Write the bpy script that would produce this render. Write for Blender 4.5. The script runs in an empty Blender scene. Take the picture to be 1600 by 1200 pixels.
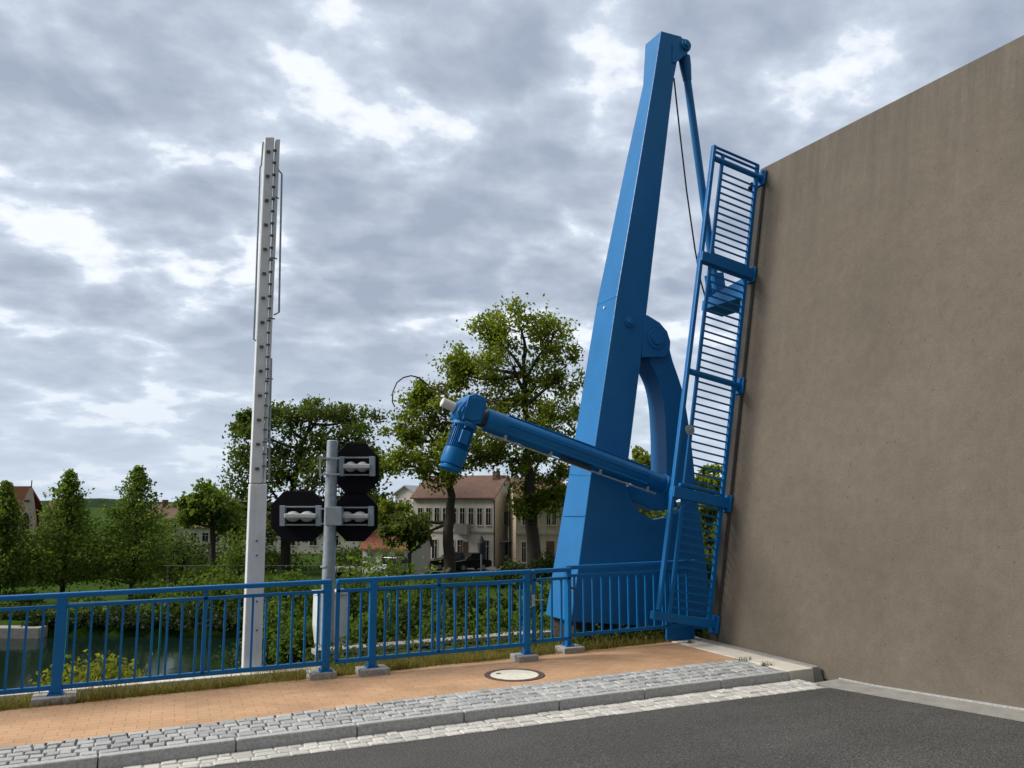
import bpy, bmesh, math, random
from mathutils import Vector, Matrix
random.seed(7)
SC = bpy.context.scene
COL = SC.collection
R = math.radians
# ------------------------------------------------------------------ camera geometry (metres; X along the road, Y across it)
FPX = 1307.0; PITCH = math.atan(180/1307); YAW = R(64.8); HC = 2.02
FH = Vector((math.cos(YAW), math.sin(YAW), 0)); RT = Vector((math.sin(YAW), -math.cos(YAW), 0))
def ray(px, py):
    x = (px-800)/FPX; y = (600-py)/FPX
    f = math.cos(PITCH)-y*math.sin(PITCH); u = math.sin(PITCH)+y*math.cos(PITCH)
    return FH*f + RT*x + Vector((0, 0, u))
CAM = Vector((0, 0, HC))
def ony(px, py, Y): d = ray(px, py); return CAM + d*(Y/d.y)
def onz(px, py, z): d = ray(px, py); return CAM + d*((z-HC)/d.z)
def onx(px, py, X): d = ray(px, py); return CAM + d*(X/d.x)
def dep(px, py, D): d = ray(px, py); return CAM + d*(D/math.hypot(d.x, d.y))
# ------------------------------------------------------------------ node helpers
def new_mat(name):
    m = bpy.data.materials.new(name); m.use_nodes = True
    nt = m.node_tree; b = nt.nodes['Principled BSDF']; return m, nt, b
def N(nt, t, **kw):
    n = nt.nodes.new(t)
    for k, v in kw.items():
        if k in n.inputs: n.inputs[k].default_value = v
        else: setattr(n, k, v)
    return n
def ramp(nt, fac, stops):
    r = nt.nodes.new('ShaderNodeValToRGB'); e = r.color_ramp.elements
    while len(e) < len(stops): e.new(.5)
    for i, (p, c) in enumerate(stops):
        e[i].position = p; e[i].color = (*c, 1) if len(c) == 3 else c
    nt.links.new(fac, r.inputs['Fac']); return r.outputs['Color']
def coord(nt, scale=(1, 1, 1), kind='Object'):
    tc = nt.nodes.new('ShaderNodeTexCoord'); mp = nt.nodes.new('ShaderNodeMapping')
    mp.inputs['Scale'].default_value = scale
    nt.links.new(tc.outputs[kind], mp.inputs['Vector']); return mp.outputs['Vector']
def noise(nt, vec, scale, detail=6, rough=.55, dist=0, dims='3D'):
    n = nt.nodes.new('ShaderNodeTexNoise'); n.noise_dimensions = dims; n.inputs['Scale'].default_value = scale
    n.inputs['Detail'].default_value = detail; n.inputs['Roughness'].default_value = rough
    n.inputs['Distortion'].default_value = dist
    nt.links.new(vec, n.inputs['Vector']); return n.outputs['Fac']
def mix(nt, fac, a, b, mode='MIX'):
    m = nt.nodes.new('ShaderNodeMix'); m.data_type = 'RGBA'; m.blend_type = mode
    for s, v in ((0, fac), (6, a), (7, b)):
        if hasattr(v, 'links'): nt.links.new(v, m.inputs[s])
        else: m.inputs[s].default_value = v if s == 0 else (*v, 1)
    return m.outputs[2]
def math_(nt, op, a, b=0):
    m = nt.nodes.new('ShaderNodeMath'); m.operation = op
    for i, v in ((0, a), (1, b)):
        if hasattr(v, 'links'): nt.links.new(v, m.inputs[i])
        else: m.inputs[i].default_value = v
    return m.outputs[0]
def bump(nt, b, h, strength=.3, dist=.01):
    n = nt.nodes.new('ShaderNodeBump'); n.inputs['Strength'].default_value = strength
    n.inputs['Distance'].default_value = dist
    nt.links.new(h, n.inputs['Height']); nt.links.new(n.outputs['Normal'], b.inputs['Normal'])
def plain(name, c, rough=.6, metal=0, var=.15, scale=6, bmp=0, spec=.5, bscale=60):
    m, nt, b = new_mat(name)
    v = coord(nt); f = noise(nt, v, scale, 7, .6)
    lo = tuple(x*(1-var) for x in c); hi = tuple(min(1, x*(1+var)) for x in c)
    nt.links.new(ramp(nt, f, [(.3, lo), (.7, hi)]), b.inputs['Base Color'])
    b.inputs['Roughness'].default_value = rough; b.inputs['Metallic'].default_value = metal
    b.inputs['Specular IOR Level'].default_value = spec
    if bmp: bump(nt, b, noise(nt, v, bscale, 4), bmp, .005)
    return m
M = {}
def paint(name, c, rough=.38):
    m, nt, b = new_mat(name); v = coord(nt)
    big = noise(nt, v, 1.3, 5, .6); fine = noise(nt, v, 28, 6, .65)
    streak = noise(nt, coord(nt, (9, 9, .7)), 1.0, 6, .6)
    col = ramp(nt, big, [(.3, tuple(x*.9 for x in c)), (.7, tuple(x*1.1 for x in c))])
    col = mix(nt, ramp(nt, streak, [(.55, (0, 0, 0)), (.80, (.10, .10, .10))]), col, (.05, .14, .22))
    b.inputs['Specular IOR Level'].default_value = .27
    nt.links.new(col, b.inputs['Base Color'])
    nt.links.new(ramp(nt, fine, [(.3, (rough-.06,)*3), (.75, (rough+.14,)*3)]), b.inputs['Roughness'])
    bump(nt, b, noise(nt, v, 3.0, 3), .06, .01)
    return m
M['blue'] = paint('blue_paint', (.010, .138, .355), .32)
M['blue_rail'] = paint('rail_paint', (.001, .118, .34), .42)
M['blue_motor'] = paint('motor_paint', (.001, .128, .36), .36)
M['black'] = plain('matt_black', (.004, .004, .007), .8, var=.3, spec=.15)
M['dark_steel'] = plain('dark_steel', (.03, .03, .035), .5, .4)
M['shade_tone'] = plain('dark_shade_tone', (.045, .04, .035), .8, .1, .35, 4)  # brown-grey tone holding the shade at deck edge and tower foot
M['clip_grey'] = plain('clip_grey', (.09, .095, .10), .6, .3)
M['galv'] = plain('galvanised_steel', (.30, .34, .38), .48, .35, .22, 14, .05)
M['alu'] = plain('aluminium', (.64, .67, .69), .5, .05, .10, 5, .03)
M['grey_plate'] = plain('grey_plate', (.25, .29, .33), .5, .2, .12, 12)
M['lamp_white'] = plain('white_lens_housing', (.42, .42, .43), .35, 0, .06, 9)
M['lamp_grey'] = plain('grey_lens_housing', (.30, .30, .31), .45, 0, .08, 9)
M['white_metal'] = plain('white_metal', (.6, .62, .62), .5, 0, .12, 6)
M['encoder'] = plain('pale_plastic', (.6, .6, .58), .45, 0, .05)
M['stone'] = plain('granite_block', (.27, .265, .255), .85, 0, .3, 30, .4)
M['conc'] = plain('pale_concrete', (.55, .51, .44), .85, 0, .14, 5, .3)
M['conc_dark'] = plain('grey_concrete', (.23, .225, .205), .88, 0, .2, 5, .35)
M['kerbm'] = plain('kerb_granite', (.34, .34, .335), .8, 0, .28, 42, .3)
M['rubber'] = plain('rubber', (.012, .012, .012), .8)
M['wood'] = plain('bark', (.035, .028, .02), .95, 0, .4, 9, .6, bscale=20)
M['glass'] = plain('window_glass', (.012, .014, .016), .12, 0, .2, 1)
M['teal'] = paint('teal_paint', (.01, .13, .2), .5)
def sett_mat(name, a, b_):
    m, nt, b = new_mat(name)
    g = nt.nodes.new('ShaderNodeNewGeometry'); v = coord(nt)
    c = ramp(nt, g.outputs['Random Per Island'], [(0, a), (1, b_)])
    f = noise(nt, v, 45, 6, .7)
    c = mix(nt, .55, c, ramp(nt, f, [(.3, (.55, .55, .55)), (.7, (1.3, 1.3, 1.3))]), 'MULTIPLY')
    nt.links.new(c, b.inputs['Base Color']); b.inputs['Roughness'].default_value = .8
    bump(nt, b, noise(nt, v, 60, 5, .6), .5, .006); return m
M['sett'] = sett_mat('grey_setts', (.24, .25, .255), (.38, .385, .38))
M['sett_pale'] = sett_mat('pale_setts', (.35, .345, .325), (.51, .50, .465))
M['joint'] = plain('joint_soil', (.085, .08, .07), .95, 0, .4, 20, .5)
M['joint_pale'] = plain('joint_mortar', (.27, .26, .23), .95, 0, .35, 20, .5)
def brick_mat():
    m, nt, b = new_mat('orange_brick_paving')
    v = coord(nt); mp = N(nt, 'ShaderNodeMapping'); mp.inputs['Rotation'].default_value = (0, 0, R(3.4))
    nt.links.new(v, mp.inputs['Vector'])
    t = N(nt, 'ShaderNodeTexBrick', Scale=1.0); t.offset = .5
    t.inputs['Brick Width'].default_value = .2; t.inputs['Row Height'].default_value = .1
    t.inputs['Mortar Size'].default_value = .0032; t.inputs['Mortar Smooth'].default_value = .3
    t.inputs['Color1'].default_value = (.45, .275, .152, 1); t.inputs['Color2'].default_value = (.40, .242, .132, 1)
    t.inputs['Mortar'].default_value = (.235, .15, .09, 1)
    nt.links.new(mp.outputs['Vector'], t.inputs['Vector'])
    f = noise(nt, v, 1.6, 7, .6); f2 = noise(nt, v, 70, 4, .7)
    c = mix(nt, 1, t.outputs['Color'], ramp(nt, f, [(.3, (.76, .74, .72)), (.5, (.98, .97, .96)), (.72, (1.12, 1.12, 1.12))]), 'MULTIPLY')
    c = mix(nt, 1, c, ramp(nt, f2, [(.3, (.85, .85, .85)), (.7, (1.12, 1.12, 1.12))]), 'MULTIPLY')
    c = mix(nt, ramp(nt, noise(nt, v, 9, 8, .75), [(.64, (0, 0, 0)), (.74, (.5, .5, .5))]), c, (.2, .13, .08))
    nt.links.new(c, b.inputs['Base Color']); b.inputs['Roughness'].default_value = .85
    h = math_(nt, 'SUBTRACT', math_(nt, 'MULTIPLY', f2, .25), t.outputs['Fac'])
    bump(nt, b, h, .5, .004); return m
M['brick'] = brick_mat()
def asphalt_mat():
    m, nt, b = new_mat('asphalt')
    v = coord(nt); f = noise(nt, v, .7, 6, .6); g = noise(nt, v, 62, 4, .85)
    vo = N(nt, 'ShaderNodeTexVoronoi', Scale=48.0); nt.links.new(v, vo.inputs['Vector'])
    c = ramp(nt, g, [(.38, (.014, .014, .014)), (.5, (.038, .037, .036)), (.62, (.105, .103, .099))])
    c = mix(nt, 1, c, ramp(nt, f, [(.3, (.82, .82, .82)), (.7, (1.15, 1.14, 1.12))]), 'MULTIPLY')
    st = math_(nt, 'LESS_THAN', vo.outputs['Distance'], .16)
    c = mix(nt, math_(nt, 'MULTIPLY', st, .5), c, (.24, .23, .21))
    pt = noise(nt, coord(nt, (.35, 1.1, 1)), 1.1, 5, .55, .4)
    c = mix(nt, 1, c, ramp(nt, pt, [(.35, (.84, .84, .85)), (.5, (1, 1, 1)), (.68, (1.16, 1.15, 1.12))]), 'MULTIPLY')
    nt.links.new(c, b.inputs['Base Color']); b.inputs['Roughness'].default_value = .8
    bump(nt, b, math_(nt, 'ADD', g, vo.outputs['Distance']), .6, .006); return m
M['asphalt'] = asphalt_mat()
def deck_mat():
    m, nt, b = new_mat('gritted_bridge_deck')
    v = coord(nt); f = noise(nt, v, .55, 7, .6); fine = noise(nt, v, 55, 5, .75); med = noise(nt, v, 7, 7, .7)
    c = ramp(nt, f, [(.3, (.104, .087, .066)), (.7, (.138, .116, .089))])
    c = mix(nt, 1, c, ramp(nt, fine, [(.28, (.80, .80, .80)), (.72, (1.14, 1.14, 1.14))]), 'MULTIPLY')
    c = mix(nt, 1, c, ramp(nt, med, [(.3, (.88, .88, .88)), (.7, (1.1, 1.1, 1.1))]), 'MULTIPLY')
    # dark run-off streaks fading down from the tip edge of the leaf
    st = noise(nt, coord(nt, (1, 6.5, .28)), 1.3, 7, .62)
    sx = N(nt, 'ShaderNodeSeparateXYZ'); nt.links.new(v, sx.inputs[0])
    top = N(nt, 'ShaderNodeMapRange'); top.inputs[1].default_value = 5.2; top.inputs[2].default_value = 7.1
    nt.links.new(sx.outputs['Z'], top.inputs[0])
    k = math_(nt, 'MULTIPLY', ramp(nt, st, [(.38, (0, 0, 0)), (.72, (.8, .8, .8))]), math_(nt, 'ADD', top.outputs[0], .05))
    c = mix(nt, k, c, (.062, .056, .048))
    # pale lime runs lower down and pock marks
    st2 = noise(nt, coord(nt, (1, 3.2, .22)), 2.1, 6, .6)
    c = mix(nt, ramp(nt, st2, [(.58, (0, 0, 0)), (.8, (.10, .10, .10))]), c, (.22, .20, .17))
    po = N(nt, 'ShaderNodeTexVoronoi', Scale=5.5); nt.links.new(v, po.inputs['Vector'])
    c = mix(nt, math_(nt, 'MULTIPLY', math_(nt, 'LESS_THAN', po.outputs['Distance'], .075), .6), c, (.055, .048, .04))
    nt.links.new(c, b.inputs['Base Color']); b.inputs['Roughness'].default_value = .9
    bump(nt, b, math_(nt, 'ADD', fine, med), .45, .008); return m
M['deck'] = deck_mat()
def leaf_mat(name, dark, light, trans=.35):
    trans = min(.6, trans+.1)
    m = bpy.data.materials.new(name); m.use_nodes = True; nt = m.node_tree; nt.nodes.clear()
    out = N(nt, 'ShaderNodeOutputMaterial'); g = N(nt, 'ShaderNodeNewGeometry')
    v = coord(nt); cl = noise(nt, v, .55, 3, .5)
    f = math_(nt, 'ADD', math_(nt, 'MULTIPLY', g.outputs['Random Per Island'], .55), math_(nt, 'MULTIPLY', cl, .6))
    c = ramp(nt, f, [(.2, dark), (.9, light)])
    p = N(nt, 'ShaderNodeBsdfPrincipled', Roughness=.55); p.inputs['Specular IOR Level'].default_value = .14
    t = N(nt, 'ShaderNodeBsdfTranslucent'); ms = N(nt, 'ShaderNodeMixShader', Fac=trans)
    nt.links.new(c, p.inputs['Base Color'])
    tc = mix(nt, 1, c, (1.6, 1.75, .75), 'MULTIPLY'); nt.links.new(tc, t.inputs['Color'])
    nt.links.new(p.outputs[0], ms.inputs[1]); nt.links.new(t.outputs[0], ms.inputs[2])
    nt.links.new(ms.outputs[0], out.inputs['Surface']); return m
M['leaf_maple'] = leaf_mat('maple_leaves', (.040, .066, .010), (.205, .230, .034), .45)
M['leaf_dark'] = leaf_mat('dark_leaves', (.028, .050, .011), (.115, .145, .034), .35)
M['leaf_young'] = leaf_mat('young_tree_leaves', (.042, .078, .016), (.145, .190, .046), .45)
M['leaf_bush'] = leaf_mat('shrub_leaves', (.030, .060, .010), (.125, .170, .030), .35)
M['leaf_hedge'] = leaf_mat('hedge_leaves', (.016, .030, .008), (.060, .088, .020), .25)
M['leaf_yellow'] = leaf_mat('yellow_shrub_leaves', (.07, .09, .012), (.24, .23, .035), .4)
M['leaf_shade'] = leaf_mat('waterside_shade_leaves', (.007, .015, .005), (.030, .046, .014), .15)  # near-black leaves: shade along the far waterline put into the colour
M['grass'] = leaf_mat('dry_verge_grass', (.075, .075, .018), (.26, .20, .07), .3)
M['weed'] = leaf_mat('weed_leaves', (.03, .05, .012), (.11, .13, .03), .3)
def ground_mat():
    m, nt, b = new_mat('bank_soil_and_lawn'); v = coord(nt)
    f = noise(nt, v, .12, 6, .6); f2 = noise(nt, v, 3, 6, .7)
    c = ramp(nt, f, [(.35, (.022, .048, .006)), (.6, (.040, .072, .010)), (.75, (.035, .042, .012))])
    c = mix(nt, 1, c, ramp(nt, f2, [(.3, (.6, .6, .6)), (.7, (1.25, 1.25, 1.25))]), 'MULTIPLY')
    nt.links.new(c, b.inputs['Base Color']); b.inputs['Roughness'].default_value = 1; b.inputs['Specular IOR Level'].default_value = .03
    bump(nt, b, f2, .8, .1); return m
M['ground'] = ground_mat()
def water_mat():
    m, nt, b = new_mat('canal_water'); v = coord(nt)
    b.inputs['Base Color'].default_value = (.005, .014, .010, 1); b.inputs['Roughness'].default_value = .08
    b.inputs['Specular IOR Level'].default_value = .3
    bump(nt, b, noise(nt, coord(nt, (1.2, .8, 1)), 1.5, 5, .6), .10, .08); return m
M['water'] = water_mat()
def plaster(name, c):
    m, nt, b = new_mat(name); v = coord(nt)
    f = noise(nt, v, .9, 8, .7); s = noise(nt, coord(nt, (2.5, 2.5, .35)), 1.2, 7, .65)
    k = ramp(nt, f, [(.3, tuple(x*.82 for x in c)), (.65, c)])
    k = mix(nt, ramp(nt, s, [(.5, (0, 0, 0)), (.75, (.45, .45, .45))]), k, tuple(x*.5 for x in c))
    nt.links.new(k, b.inputs['Base Color']); b.inputs['Roughness'].default_value = .9; return m
M['pl_white'] = plaster('white_plaster', (.62, .59, .53)); M['pl_beige'] = plaster('beige_plaster', (.50, .41, .30))
M['pl_grey'] = plaster('grey_plaster', (.36, .36, .35)); M['pl_pink'] = plaster('pinkish_stone', (.33, .27, .23))
def tiles(name, c, sc=1):
    m, nt, b = new_mat(name); v = coord(nt)
    w = N(nt, 'ShaderNodeTexWave', Scale=3.2*sc, Distortion=1.2); w.bands_direction = 'Z'
    nt.links.new(v, w.inputs['Vector']); f = noise(nt, v, 2.2, 8, .75)
    k = ramp(nt, f, [(.25, tuple(x*.55 for x in c)), (.7, tuple(x*1.15 for x in c))])
    k = mix(nt, .35, k, w.outputs['Color'], 'MULTIPLY')
    nt.links.new(k, b.inputs['Base Color']); b.inputs['Roughness'].default_value = .85
    bump(nt, b, w.outputs['Fac'], .4, .05); return m
M['roof_brown'] = tiles('brown_roof_tiles', (.16, .085, .06)); M['roof_red'] = tiles('red_roof_tiles', (.30, .10, .055))
M['roof_grey'] = plain('grey_sheet_roof', (.30, .32, .35), .5, .2)
M['green_win'] = plain('green_shutter', (.10, .16, .13), .6)
M['brown_door'] = plain('brown_door', (.08, .04, .025), .6)
M['manhole'] = plain('pale_cover_concrete', (.58, .56, .48), .85, 0, .12, 14, .4)
M['rust'] = plain('rusty_iron_ring', (.085, .05, .035), .8, .2, .4, 30, .4)
M['hill'] = plain('wooded_hill', (.022, .042, .022), 1, 0, .45, .05, spec=.02)
M['car_black'] = plain('black_car_paint', (.012, .013, .016), .2, .2, .1)
M['car_silver'] = plain('silver_car_paint', (.35, .37, .39), .3, .6, .1)
M['red_glass'] = plain('red_lamp_glass', (.35, .02, .015), .3); M['cloth'] = plain('dark_cloth', (.035, .035, .042), .9)
M['rim'] = plain('wheel_rim', (.3, .3, .3), .4, .7)
# ------------------------------------------------------------------ mesh builder
class MB:
    def __init__(s): s.v = []; s.f = []
    def add(s, vs, fs):
        o = len(s.v); s.v += [Vector(p) for p in vs]; s.f += [tuple(i+o for i in f) for f in fs]; return s
    def frame_box(s, c, ax, ay, az):
        c = Vector(c); vs = [c+ax*i+ay*j+az*k for k in (-1, 1) for j in (-1, 1) for i in (-1, 1)]
        return s.add(vs, [(0, 2, 3, 1), (4, 5, 7, 6), (0, 1, 5, 4), (2, 6, 7, 3), (0, 4, 6, 2), (1, 3, 7, 5)])
    def box(s, x0, x1, y0, y1, z0, z1):
        return s.frame_box(((x0+x1)/2, (y0+y1)/2, (z0+z1)/2), Vector(((x1-x0)/2, 0, 0)), Vector((0, (y1-y0)/2, 0)), Vector((0, 0, (z1-z0)/2)))
    def bar(s, a, b, w, h, up=(0, 0, 1)):      # rectangular bar a->b, w across, h along up
        a = Vector(a); b = Vector(b); d = (b-a); u = Vector(up); sd = d.cross(u).normalized(); u2 = sd.cross(d).normalized()
        return s.frame_box((a+b)/2, d/2, sd*(w/2), u2*(h/2))
    def tube(s, pts, rad, n=10, caps=True):
        pts = [Vector(p) for p in pts]; m = len(pts)
        if not hasattr(rad, '__len__'): rad = [rad]*m
        vs = []; prev = None
        for i, p in enumerate(pts):
            d = (pts[min(i+1, m-1)]-pts[max(i-1, 0)]).normalized()
            if prev is None:
                a = d.orthogonal().normalized()
            else:
                a = (prev - d*prev.dot(d)).normalized()
            prev = a; b = d.cross(a)
            vs += [p+(a*math.cos(t)+b*math.sin(t))*rad[i] for t in [2*math.pi*k/n for k in range(n)]]
        fs = [(i*n+k, i*n+(k+1) % n, (i+1)*n+(k+1) % n, (i+1)*n+k) for i in range(m-1) for k in range(n)]
        if caps: fs += [tuple(range(n-1, -1, -1)), tuple((m-1)*n+k for k in range(n))]
        return s.add(vs, fs)
    def prism(s, poly, d0, d1):                # poly: world points; offsets d0, d1 (vectors, or per-vertex list)
        n = len(poly); g = lambda d, i: Vector(d[i]) if isinstance(d, list) else Vector(d)
        vs = [Vector(p)+g(d0, i) for i, p in enumerate(poly)]+[Vector(p)+g(d1, i) for i, p in enumerate(poly)]
        return s.add(vs, [tuple(range(n)), tuple(range(2*n-1, n-1, -1))]+[(i, i+n, (i+1) % n+n, (i+1) % n) for i in range(n)])
    def build(s, name, mat, parent=None, bevel=0, smooth=False, local=False):
        me = bpy.data.meshes.new(name); o = bpy.data.objects.new(name, me); COL.objects.link(o)
        off = Vector()
        if parent is not None and not local: off = parent_off(parent)
        me.from_pydata([p-off for p in s.v], [], s.f); me.materials.append(M[mat] if isinstance(mat, str) else mat)
        bm = bmesh.new(); bm.from_mesh(me)
        if len(bm.faces) < 60000: bmesh.ops.recalc_face_normals(bm, faces=bm.faces)
        bm.to_mesh(me); bm.free()
        if smooth:
            for p in me.polygons: p.use_smooth = True
            md = o.modifiers.new('split', 'EDGE_SPLIT'); md.split_angle = R(40)
        if bevel:
            md = o.modifiers.new('bevel', 'BEVEL'); md.width = bevel; md.segments = 2; md.limit_method = 'ANGLE'; md.angle_limit = R(35)
        if parent is not None: o.parent = parent
        return o
def parent_off(p):
    v = Vector(p.location)
    while p.parent is not None: p = p.parent; v = v+Vector(p.location)
    return v
def tag(o, label=None, cat=None, group=None, kind=None):
    for k, v in (('label', label), ('category', cat), ('group', group), ('kind', kind)):
        if v: o[k] = v
    return o
def thing(name, label, cat, loc, group=None, rz=0):
    o = bpy.data.objects.new(name, None); COL.objects.link(o); o.empty_display_size = .2
    o.location = Vector(loc); o.rotation_euler = (0, 0, rz); return tag(o, label, cat, group)
def struct(o): o['kind'] = 'structure'; return o
def lerp(a, b, t): return a+(b-a)*t
def sstep(a, b, x): t = max(0, min(1, (x-a)/(b-a))); return t*t*(3-2*t)
# ------------------------------------------------------------------ terrain, water, road
ZW = -4.6; ZF = -4.2; SW = .09
def ground_z(x, y):
    f = FH.x*x+FH.y*y
    right = sstep(1.4, 2.7, x)
    zl = -.06-max(0, y-10.0)*1.15
    d = max(0, y-11.6); zr = -.03-.22*min(d, 9)-max(0, d-9)*.9
    if y < 10.0: z = -.06
    else: z = max(-5.6, lerp(zl, zr, right))
    if x > 8.7: z = min(z, lerp(-.06, -5.6, sstep(8.7, 9.0, x)) if y < 10 else z-(x-8.7)*.25)
    z = max(z, -5.6)
    if f > 40: z = max(z, lerp(-5.6, ZF, sstep(41.6, 42.4, f)))
    if f > 43: z += .18*math.sin(x*.23+1)*math.sin(y*.19)*sstep(43, 50, f)
    return z
def axis(segs):
    out = []
    for a, b, st in segs:
        k = max(1, round((b-a)/st)); out += [a+(b-a)*i/k for i in range(k)]
    return out+[segs[-1][1]]
gx = axis([(-900, -120, 130), (-120, -40, 10), (-40, -6, 2), (-6, 12, .5), (12, 60, 2), (60, 140, 8), (140, 1400, 140)])
gy = axis([(-300, -20, 40), (-20, 8, 4), (8, 22, .4), (22, 60, .8), (60, 140, 6), (140, 1500, 150)])
g = MB(); nx = len(gx)
g.add([(x, y, ground_z(x, y)) for y in gy for x in gx], [(j*nx+i, j*nx+i+1, (j+1)*nx+i+1, (j+1)*nx+i) for j in range(len(gy)-1) for i in range(nx-1)])
struct(g.build('ground', 'ground', smooth=True))
w = MB(); w.add([(-160, 10.2, ZW), (90, 10.2, ZW), (90, 120, ZW), (-160, 120, ZW)], [(0, 1, 2, 3)]); struct(w.build('water', 'water'))
XW = 7.54
def road_z(x, y): return .065*max(0, min(4, 7.05-y))*sstep(2.5, 7, x)
rx = axis([(-60, 0, 10), (0, 7.12, .5)]); ry = axis([(-14, 0, 2), (0, 7.05, .5)])
r = MB(); n = len(rx)
r.add([(x, y, road_z(x, y)) for y in ry for x in rx], [(j*n+i, j*n+i+1, (j+1)*n+i+1, (j+1)*n+i) for j in range(len(ry)-1) for i in range(n-1)])
struct(r.build('road', 'asphalt', smooth=True))
# gutter slab in front of the leaf
ys = axis([(-6, 7.3, .5)])
q = MB()
for side in (0, 1): pass
vs = []
for y in ys:
    zz = road_z(7.1, y)
    vs += [(7.12, y, zz+.003), (7.50, y, zz+.012), (7.50, y, zz-.2), (7.12, y, zz-.2)]
q.add(vs, [(k*4+a, k*4+b, k*4+4+b, k*4+4+a) for k in range(len(ys)-1) for a, b in ((0, 1), (1, 2), (2, 3), (3, 0))])
struct(q.build('gutter', 'conc_dark', bevel=0))
q = MB()
vs = []
for y in ys:
    zz = road_z(7.1, y); vs += [(7.504, y, zz+.024), (7.56, y, zz+.026), (7.56, y, zz-.2), (7.504, y, zz-.2)]
q.add(vs, [(k*4+a, k*4+b, k*4+4+b, k*4+4+a) for k in range(len(ys)-1) for a, b in ((0, 1), (1, 2), (2, 3), (3, 0))])
struct(q.build('joint_strip', 'kerbm'))
def yk(x): return 7.30+.028*x        # kerb face
def yb(x): return yk(x)+.10          # kerb back
def ysb(x): return 7.97+.058*x       # setts / brick
def ygb(x): return 9.34+.062*x       # brick / verge
# kerb stones
kb = MB(); x = -14.0
while x < 6.95:
    x1 = min(x+1.0, 6.98); a, b = x+.004, x1-.004
    kb.prism([(a, yk(a), -.12), (b, yk(b), -.12), (b, yb(b)-.004, -.12), (a, yb(a)-.004, -.12)], (0, 0, 0), [Vector((0, .012, .12+SW+.012)), Vector((0, .012, .12+SW+.012)), Vector((0, 0, .12+SW+.012)), Vector((0, 0, .12+SW+.012))])
    x = x1
struct(kb.build('kerb', 'kerbm', bevel=.012))
# concrete apron beside the leaf, with its own kerb front
ap = MB()
ap.prism([(6.99, yk(7)+.0, -.1), (7.36, yk(7.3), -.1), (7.36, 9.86, -.1), (6.99, 9.86, -.1)], (0, 0, 0), [Vector((0, .03, .1+SW+.01)), Vector((0, .03, .1+SW+.01)), Vector((0, 0, .1+SW+.01)), Vector((0, 0, .1+SW+.01))])
struct(ap.build('concrete_apron', 'conc', bevel=.008))
ap = MB()
ap.prism([(7.37, yk(7.3), -.1), (7.515, yk(7.3), -.1), (7.515, 9.9, -.1), (7.37, 9.9, -.1)], (0, 0, 0), [Vector((0, .05, .1+SW+.018)), Vector((-.03, .05, .1+SW+.018)), Vector((0, 0, .1+SW+.018)), Vector((0, 0, .1+SW+.018))])
struct(ap.build('concrete_edge', 'conc_dark', bevel=.01))
# brick pavement
bp = MB(); xs = axis([(-14, 6.985, 1.2)])
def bend(x): return min(ygb(x), 9.9)
bp.add([(x, ysb(x)-.02, SW) for x in xs]+[(x, bend(x), SW) for x in xs], [(i, i+1, len(xs)+i+1, len(xs)+i) for i in range(len(xs)-1)])
struct(bp.build('brick_pavement', 'brick'))
# bedding below the setts
bd = MB(); bd.add([(x, yb(x)-.02, SW-.012) for x in xs]+[(x, ysb(x)+.0, SW-.012) for x in xs], [(i, i+1, len(xs)+i+1, len(xs)+i) for i in range(len(xs)-1)])
struct(bd.build('cobble_bedding', 'joint'))
def stone(mb, x0, x1, y0f, y1f, z, jit, h, round_):
    j = lambda: random.uniform(-jit, jit)
    c = [(x0+j(), y0f(x0)+j()), (x1+j(), y0f(x1)+j()), (x1+j(), y1f(x1)+j()), (x0+j(), y1f(x0)+j())]
    cx = sum(p[0] for p in c)/4; cy = sum(p[1] for p in c)/4; dz = random.uniform(-.004, .004)
    lo = [(p[0], p[1], z-h) for p in c]; mid = [(lerp(p[0], cx, .03), lerp(p[1], cy, .03), z-round_+dz) for p in c]
    top = [(lerp(p[0], cx, .17), lerp(p[1], cy, .17), z+dz+random.uniform(-.002, .002)) for p in c]
    mb.add(lo+mid+top, [(a+k, a+(k+1) % 4, a+4+(k+1) % 4, a+4+k) for a in (0, 4) for k in range(4)]+[(8, 9, 10, 11)])
st = MB(); rows = 5
x = -14.0; 
for rI in range(rows):
    x = -14.0+random.uniform(0, .1)
    while x < 6.95:
        wdt = random.uniform(.085, .165); t0 = rI/rows; t1 = (rI+1)/rows
        wob = .012*math.sin(x*2.1+rI*.6)
        f0 = lambda xx, t=t0, wb=wob: lerp(yb(xx)+.012, ysb(xx)-.012, t)+.005+(wb if t > 0 else 0)
        f1 = lambda xx, t=t1, wb=wob: lerp(yb(xx)+.012, ysb(xx)-.012, t)-.005+(wb if t < .99 else 0)
        stone(st, x+.005, min(x+wdt-.005, 6.97), f0, f1, SW+.008, .007, .05, .009)
        x += wdt
struct(st.build('cobble_strip', 'sett', smooth=False))
# pale sett gutter row beside the kerb
bd = MB(); xs2 = axis([(-14, 6.9, 1.2)])
bd.add([(x, 7.05, .003) for x in xs2]+[(x, yk(x), .003) for x in xs2], [(i, i+1, len(xs2)+i+1, len(xs2)+i) for i in range(len(xs2)-1)])
struct(bd.build('sett_bedding', 'joint_pale'))
st = MB()
for rI in range(3):
    x = -14.0+random.uniform(0, .1)
    while x < 7.05:
        wdt = random.uniform(.09, .19); t0 = rI/3; t1 = (rI+1)/3
        f0 = lambda xx, t=t0: lerp(7.052, yk(xx)-.004, t)+.002
        f1 = lambda xx, t=t1: lerp(7.052, yk(xx)-.004, t)-.002
        stone(st, x+.003, min(x+wdt-.003, 7.10), f0, f1, .010, .006, .03, .006); x += wdt
struct(st.build('pale_sett_strip', 'sett_pale'))
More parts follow.
